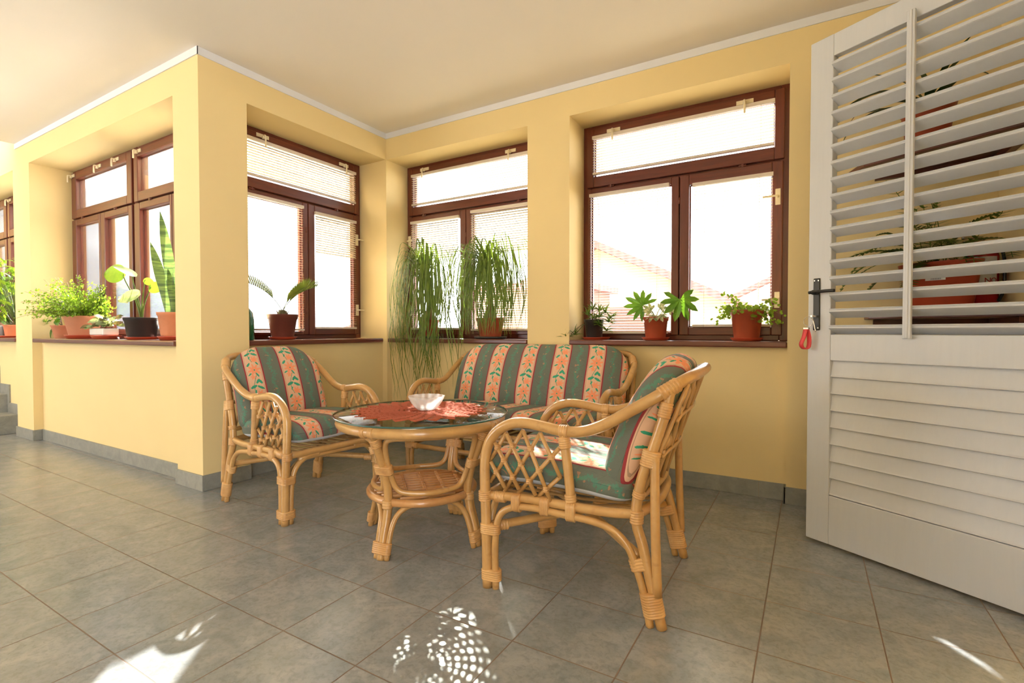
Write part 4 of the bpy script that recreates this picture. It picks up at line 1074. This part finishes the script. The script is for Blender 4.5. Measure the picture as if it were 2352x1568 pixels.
# snake plant
r = thing('potted_snake_plant', 'tall snake plant in a pale orange pot, half hidden by the corner pillar', 'potted plant', (-3.50, YP, ZW+.026)); pot_parts(r, .100, .078, .150, 'orangepot', .14, .005)
for (bx, by, tx, ty, tz, w) in ((-.03, -.02, -.125, -.08, .60, .060), (.0, .0, -.085, -.04, .80, .065), (.03, -.02, -.02, -.03, .43, .045), (.05, 0, .06, .0, .55, .055), (-.04, .02, -.09, .03, .42, .035), (.06, .02, .12, .02, .48, .05)):
    l = MB(); b = V(bx, by, .13); t = V(tx, ty, tz); P = [b.lerp(t, i/10)+V(.02*sin(pi*i/10)*(1 if tx < 0 else -1), 0, 0) for i in range(11)]
    l.ribbon(P, w, V(.75, -.7, .1), .22, prof=lambda t_: (.55+.9*t_ if t_ < .5 else 1.0)*(1-max(0, (t_-.5)/.5)**2.2*.98)); l.build('leaf', MT['lf_snake'], r)
saucer('red saucer under the snake plant', -3.50, YP, ZW, .098, .024)
# two bushy plants in the stair window
for (nm, lab, x, zc, rx, rz_, n, mt, pot_) in (('potted_shrub', 'bushy plant with large oval leaves in a white pot on the stair window sill', -7.10, .62, .30, .24, 120, 'lf_mid', 'whitepot'),
                                       ('potted_umbrella_plant', 'umbrella plant with fingered leaves in an orange pot beside the stair window pillar', -6.34, .50, .24, .34, 60, 'lf_fresh', 'orangepot')):
    r = thing(nm, lab, 'potted plant', (x, YP, ZW+.002)); pot_parts(r, .11 if pot_ == 'whitepot' else .10, .09 if pot_ == 'whitepot' else .08, .115, pot_, .1); q = random.Random(n); lf = MB(); st = MB()
    for k in range(n):
        a = q.uniform(0, 2*pi); u = q.uniform(-.9, 1); c = V(cos(a)*rx*math.sqrt(1-u*u*.9), sin(a)*.15, .42+u*rz_)
        c.y = min(c.y, .10); st.tube([V(0, 0, .11), V(c.x*.4, c.y*.5, c.z*.6), c], .003, 3, 5)
        if mt == 'lf_mid':
            d = V(cos(a), sin(a)*.5-.2, q.uniform(-.8, .4)).normalized()*q.uniform(.10, .15); lf.blade(c, c+d, .055, V(0, -.5, 1), 0, (0, .7, 1, .8, 0), .15, .01)
        else:
            for j in range(6):
                b = a+j*1.05; d = V(cos(b)*.8, sin(b)*.5-.25, q.uniform(-.5, .0)).normalized()*q.uniform(.07, .11); lf.blade(c, c+d, .028, V(0, -.5, 1), 0, (0, .7, 1, .8, 0), .15, .008)
    lf.build('leaves', MT[mt], r); st.build('stems', MT['lf_palm'], r)
saucer('dark red saucer under the umbrella plant on the stair window sill', -6.34, YP, ZW-.004, .14, .02)

# ---- fern and the other things behind the louvred door
r = thing('potted_boston_fern', 'arching fern in a long red-orange planter on the lower corner shelf', 'potted plant', (.475, 2.795, .978+.030), rad(-31))
pot_parts(r, .150, .118, .185, 'saucer', .10, .004, 1, .50)
m = MB(); m.box(-.02, .05, -.0705, -.069, .105, .128); m.build('sticker', MT['paper'], r)
m = MB()
for k in range(12): m.box(.0+.003*k, .0015+.003*k, -.0712, -.0704, .108, .114)
m.build('barcode_lines', MT['greyink'], r)
q = random.Random(21)
fr = [(200, 55, .42, 100), (185, 70, .40, 120), (215, 35, .38, 80), (160, 80, .36, 90), (250, 60, .26, 95), (290, 60, .28, 110), (330, 50, .30, 95), (0, 65, .30, 100), (30, 80, .34, 80), (120, 82, .42, 45), (90, 84, .40, 40), (170, 60, .36, 70), (310, 75, .32, 130), (225, 70, .30, 120), (345, 75, .36, 60), (60, 70, .22, 90), (270, 30, .24, 120), (195, 20, .30, 90), (205, 45, .44, 120), (220, 60, .42, 130), (180, 60, .38, 100), (240, 75, .32, 80), (255, 40, .26, 130), (280, 70, .40, 60), (260, 84, .44, 50), (300, 50, .36, 120), (320, 65, .38, 130), (230, 20, .26, 100), (150, 80, .34, 40)]
for (az, el, L, bd) in fr:
    P = arcpath(V(q.uniform(-.07, .07), q.uniform(-.03, .03), .165), rad(az+q.uniform(-8, 8)), el, L, bd, 22)
    P = [V(p.x, min(p.y, .10 if p.x < 0 else .02), p.z) for p in P]
    cr_, sr_ = cos(rad(-31)), sin(rad(-31)); PP = []
    for p in P:
        wx = min(.475+p.x*cr_-p.y*sr_, .645); wy = min(2.795+p.x*sr_+p.y*cr_, 2.915); dx, dy = wx-.475, wy-2.795; PP.append(V(dx*cr_+dy*sr_, -dx*sr_+dy*cr_, p.z))
    P = PP
    f = MB(); f.tube(P, .0014, 1, 5)
    for i in range(3, 21):
        t = (P[i+1]-P[i-1]).normalized() if i < 21 else (P[21]-P[20]).normalized()
        for s in (1, -1):
            sd_ = t.cross(V(0, 0, 1)); sd_ = (sd_.normalized() if sd_.length > .1 else V(0, -1, 0))*s; ln = .046*(1-((i-9)/14)**2)+.008
            f.blade(P[i], P[i]+(sd_+t*.35).normalized()*ln, .0145, V(0, -.3, 1), 0, (.7, 1, .85, .5, 0), .08)
    f.build('frond', MT['lf_fern'], r)
o = saucer('long red saucer under the fern planter on the corner shelf', .475, 2.795, .9785, .165, .030, sx=1, sy=.55); o.rotation_euler = (0, 0, rad(-31)); o['group'] = 'saucers behind the louvred door'
# fire extinguisher
r = thing('fire_extinguisher', 'small red fire extinguisher with a white label in the corner behind the fern', 'fire extinguisher', (.628, 2.868, .979)); RE = .055
m = MB(); m.lathe([(0, 0), (RE-.004, 0), (RE, .006), (RE, .235), (RE*.92, .252), (RE*.6, .266), (.020, .272), (.018, .285), (0, .285)], 40); m.build('cylinder', MT['redpaint'], r)
m = MB(); m.box(-.012, .012, -.012, .012, .285, .302); m.tube([V(.01, 0, .296), V(-.02, -.01, .305), V(-.065, -.02, .300)], .007, 4, 8); m.tube([V(.01, 0, .312), V(-.02, -.01, .320), V(-.07, -.02, .318)], .006, 4, 8); m.build('valve', MT['steel'], r)
m = MB(); m.tube([V(.010, -.01, .29), V(.045, -.045, .27), V(.058, -.058, .20), (V(.056, -.056, .09)), V(.040, -.062, .045)], .006, 6, 8); m.build('hose', MT['black'], r)
# label as a patch of the cylinder facing the camera
CA = math.atan2(-2.868, -.628)
def patch(name, a0, a1, z0, z1, mat, rr_): 
    m = MB(); n = 10; vs = [V(rr_*cos(a0+(a1-a0)*i/n), rr_*sin(a0+(a1-a0)*i/n), z) for z in (z0, z1) for i in range(n+1)]
    m.add(vs, [(i, i+1, n+2+i, n+1+i) for i in range(n)]); return m.build(name, mat, r)
patch('label', CA-.45, CA+1.0, .095, .232, MT['paper'], RE+.0006)
def ftext(s, size, ang, z, mat, rr_):
    x = 0
    for i, ch in enumerate(s):
        c = bpy.data.curves.new('letter_'+ch, 'FONT'); c.body = ch; c.size = size; c.align_x = 'CENTER'; c.extrude = .0004; c.materials.append(mat)
        to = bpy.data.objects.new('letter', c); COL.objects.link(to); bpy.context.view_layer.update()
        me = bpy.data.meshes.new_from_object(to.evaluated_get(bpy.context.evaluated_depsgraph_get())); bpy.data.objects.remove(to); bpy.data.curves.remove(c)
        o = bpy.data.objects.new('letter', me); COL.objects.link(o); o.parent = r; a = ang+i*size*.72/rr_
        o.location = (rr_*cos(a), rr_*sin(a), z); o.rotation_euler = (pi/2, 0, a+pi/2)
ftext('PAS', .034, CA+.05, .181, MT['redink'], RE+.0012)
ftext('NO', .030, CA+.35, .122, MT['redink'], RE+.0012)
for z in (.105, .111, .160, .172): patch('label_line', CA+.1, CA+.9, z, z+.0018, MT['redink'], RE+.0011)
# upper shelf: strap-leaved plant
r = thing('potted_strap_leaf_plant', 'dark strap-leaved plant in a red pot on the upper corner shelf', 'potted plant', (.425, 2.775, 1.672+.022), rad(-31)); pot_parts(r, .098, .072, .165, 'plasticred', .15, .004)
q = random.Random(2)
for (az, el, L, bd, w) in ((190, 65, .44, 95, .034), (200, 50, .36, 120, .032), (215, 70, .40, 140, .032), (175, 75, .44, 60, .034), (235, 55, .28, 110, .032), (300, 65, .30, 110, .032), (330, 55, .34, 100, .030), (350, 70, .40, 105, .032), (160, 85, .30, 30, .034), (10, 80, .34, 60, .032), (205, 35, .42, 70, .030), (345, 80, .30, 50, .030), (185, 80, .5, 130, .03)):
    P = arcpath(V(q.uniform(-.02, .02), q.uniform(-.02, .02), .14), rad(az), el, L, bd, 16); P = [V(p.x, min(p.y, .12), max(p.z, -.15)) for p in P]
    f = MB(); f.ribbon(P, w, V(0, 0, 1), .18, prof=lambda t: min(1, .5+2*t)*(1-max(0, (t-.55)/.45)**2*.95)); f.build('leaf', MT['lf_dark'], r)
o = saucer('wide dark red saucer on the upper corner shelf', .425, 2.775, 1.6725, .165, .026, 'plasticred', 1, .8); o['group'] = 'saucers behind the louvred door'; o.rotation_euler = (0, 0, rad(-31))

# ------------------------------------------------------------------ outside
def mat_noise(name, a, b, sc, rough=.9):
    g = G(name); v, x, y, z = g.xyz(); n = g.noise(v, sc, 5, .6); return g.done(g.bsdf(g.mix(g.ramp(n, .35, .65), a, b), rough, None, Specular_IOR_Level=.1))
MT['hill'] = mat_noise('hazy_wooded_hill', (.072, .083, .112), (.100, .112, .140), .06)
MT['bounce_ground'] = mat_noise('pale_bounce_ground', (.50, .46, .40), (.58, .53, .46), .4)  # ground made pale to bounce sunlight up through the windows to the ceiling
MT['stucco'] = paint('cream_stucco', (.30, .26, .19), .9)
MT['stuccow'] = paint('white_stucco', (.34, .33, .31), .9)
def tiles_mat():
    g = G('terracotta_roof'); v, x, y, z = g.xyz(); w = g.M('SINE', g.M('MULTIPLY', g.M('ADD', x, y), 28)); n = g.noise(v, 3, 4)
    return g.done(g.bsdf(g.mix(g.ramp(w, -1, 1), (.20, .070, .065), (.26, .10, .09)), .8))
MT['rooft'] = tiles_mat(); MT['shutter'] = simple('brown_shutter', (.12, .065, .045), .6); MT['crown'] = leaf('tree_leaf', (.14, .20, .07), (.09, .14, .05), .3, .6, .8)
GZ = -3.0
def gz(x, y): return 0
m = MB(); m.box(-160, 60, 3.6, 200, GZ-.3, GZ); struct(m.build('ground', MT['bounce_ground']))
m = MB(); m.box(-60, -9.5, -60, 3.6, GZ-.3, GZ); struct(m.build('ground', MT['bounce_ground']))
# building base below our floor
sbox('wall_foundation', MT['stuccow'], (-9.3, 1.6, -3.2, 3.33, GZ, -.06))
def hill():
    m = MB(); nx, ny = 70, 26; vs = []
    for j in range(ny):
        for i in range(nx):
            az = rad(128+64*i/(nx-1)); d = 70+150*j/(ny-1); x, y = d*cos(az), d*sin(az)
            env = min(1, max(0, (i/(nx-1))*2.6-.25))*min(1, max(0, (1-i/(nx-1))*6)); up = min(1, j/(ny-6))
            h = (36*env+4)*sin(up*pi/2)**1.1+noise.noise(V(x*.03, y*.03, 0))*5*up+noise.noise(V(x*.15, y*.15, 3))*1.2*up
            vs.append(V(x, y, GZ+max(0, h)))
    m.add(vs, [(j*nx+i, j*nx+i+1, (j+1)*nx+i+1, (j+1)*nx+i) for j in range(ny-1) for i in range(nx-1)]); o = m.build('hill', MT['hill']); struct(o)
hill()
def house(label, x, y, w, d, h, roofh, rz, wins, wall='stucco'):
    r = thing('house', label, 'house', (x, y, GZ), rad(rz)); m = MB(); m.box(-w/2, w/2, -d/2, d/2, 0, h); m.add([V(-w/2, -d/2, h), V(w/2, -d/2, h), V(0, -d/2, h+roofh), V(-w/2, d/2, h), V(w/2, d/2, h), V(0, d/2, h+roofh)], [(0, 1, 2), (5, 4, 3)], 0, False); m.build('walls', MT[wall], r)
    m = MB(); e = .5; t = .22
    for s in (1, -1):
        a = V(s*(w/2+e), 0, h-roofh*e/(w/2)); b = V(0, 0, h+roofh+.02)
        vs = [V(q.x, yy, q.z+zz) for yy in (-d/2-e, d/2+e) for q in (a, b) for zz in (0, t)]
        m.add(vs, [(0, 1, 3, 2), (4, 6, 7, 5), (0, 4, 5, 1), (2, 3, 7, 6), (0, 2, 6, 4), (1, 5, 7, 3)], 0, False)
    m.build('roof', MT['rooft'], r)
    m = MB(); m.box(w*.18, w*.18+.5, -.25, .25, h+roofh*.3, h+roofh+.7); m.build('chimney', MT[wall], r)
    for (wx, wz, ww, wh) in wins:
        m = MB(); m.box(wx-ww/2, wx+ww/2, -d/2-.06, -d/2+.02, wz, wz+wh)
        for k in range(5): m.box(wx-ww/2-.02, wx+ww/2+.02, -d/2-.09, -d/2-.05, wz+wh*(k+.4)/5.2, wz+wh*(k+.6)/5.2)
        m.build('window', MT['shutter'], r)
house('house with a broad red gable seen through the window nearest the white door', -5.6, 18.5, 8, 8, 4.5, 1.9, 0, [(1.0, 3.5, 1.3, 1.1), (-1.6, 3.5, 1.3, 1.1)])
house('further house with a red roof seen behind the pot nearest the white door', -.5, 29.5, 9, 8, 4.4, 2.2, 0, [(-1.4, 3.0, 1.2, 1.2), (1.4, 3.0, 1.2, 1.2)], 'stuccow')
house('pale house seen low through the window with the cycad', -30, 26, 9, 8, 3.0, 1.6, 70, [(-2, 1.4, 1.4, 1.1), (2, 1.4, 1.4, 1.1)], 'stuccow')
house('pale house far off under the wooded hill, seen through the left window', -47, 13.5, 8, 7, 3.3, 1.4, 80, [(0, 1.4, 1.4, 1.1)], 'stuccow')
# brown garden shed right outside the palm window
r = thing('garden_shed', 'brown slatted shed seen low behind the ponytail palm nearest the sofa', 'shed', (-5.05, 9.9, GZ), rad(0)); m = MB(); m.box(-1.15, 1.15, -1, 1, 0, 4.75); m.build('walls', MT['shutter'], r)
m = MB(); m.box(-1.3, 1.3, -1.15, 1.15, 4.75, 4.87); m.build('roof', MT['rooft'], r)
def tree(label, x, y, h, cr_, n, seed, group='trees outside the windows'):
    q = random.Random(seed); r = thing('tree', label, 'tree', (x, y, GZ), 0, group); m = MB(); m.tube([V(0, 0, 0), V(.1, 0, h*.35), V(0, .1, h*.7)], [.16, .11, .05], 4, 8); m.build('trunk', MT['bark'], r)
    m = MB()
    for k in range(n):
        a = q.uniform(0, 2*pi); u = q.uniform(-1, 1); f = q.random()**.33; c = V(cos(a)*math.sqrt(1-u*u)*cr_*f, sin(a)*math.sqrt(1-u*u)*cr_*f, h*.62+u*h*.38*f)
        c += V(noise.noise(c*.9), noise.noise(c*.9+V(9, 0, 0)), 0)*.5
        t = V(q.uniform(-1, 1), q.uniform(-1, 1), q.uniform(-1, 1)).normalized()*.30; m.blade(c, c+t, .20, V(q.uniform(-1, 1), q.uniform(-1, 1), 1), 0, (0, 1, .9, 0), .2)
    m.build('crown', MT['crown'], r); return r
for i, (x, y, h, c, lab) in enumerate(((-13.0, 5.0, 3.6, 1.3, 'light green tree low in the left window, behind the fern'), (-16.8, 8.2, 3.9, 1.5, 'light green tree low in the left window, behind the monstera leaves'), (-12.3, 8.0, 3.4, 1.3, 'light green tree low in the left window, behind the black pot'),
        (-22, 9.8, 4.2, 1.8, 'light green tree low in the left window, near the far pale house'), (-18.5, 4.3, 4.4, 1.7, 'light green tree outside the stair window'), (3.5, 38.5, 6.6, 1.7, 'tree beside the further red roof, seen through the window nearest the white door'))):
    tree(lab, x, y, h, c, 1500, 40+i)
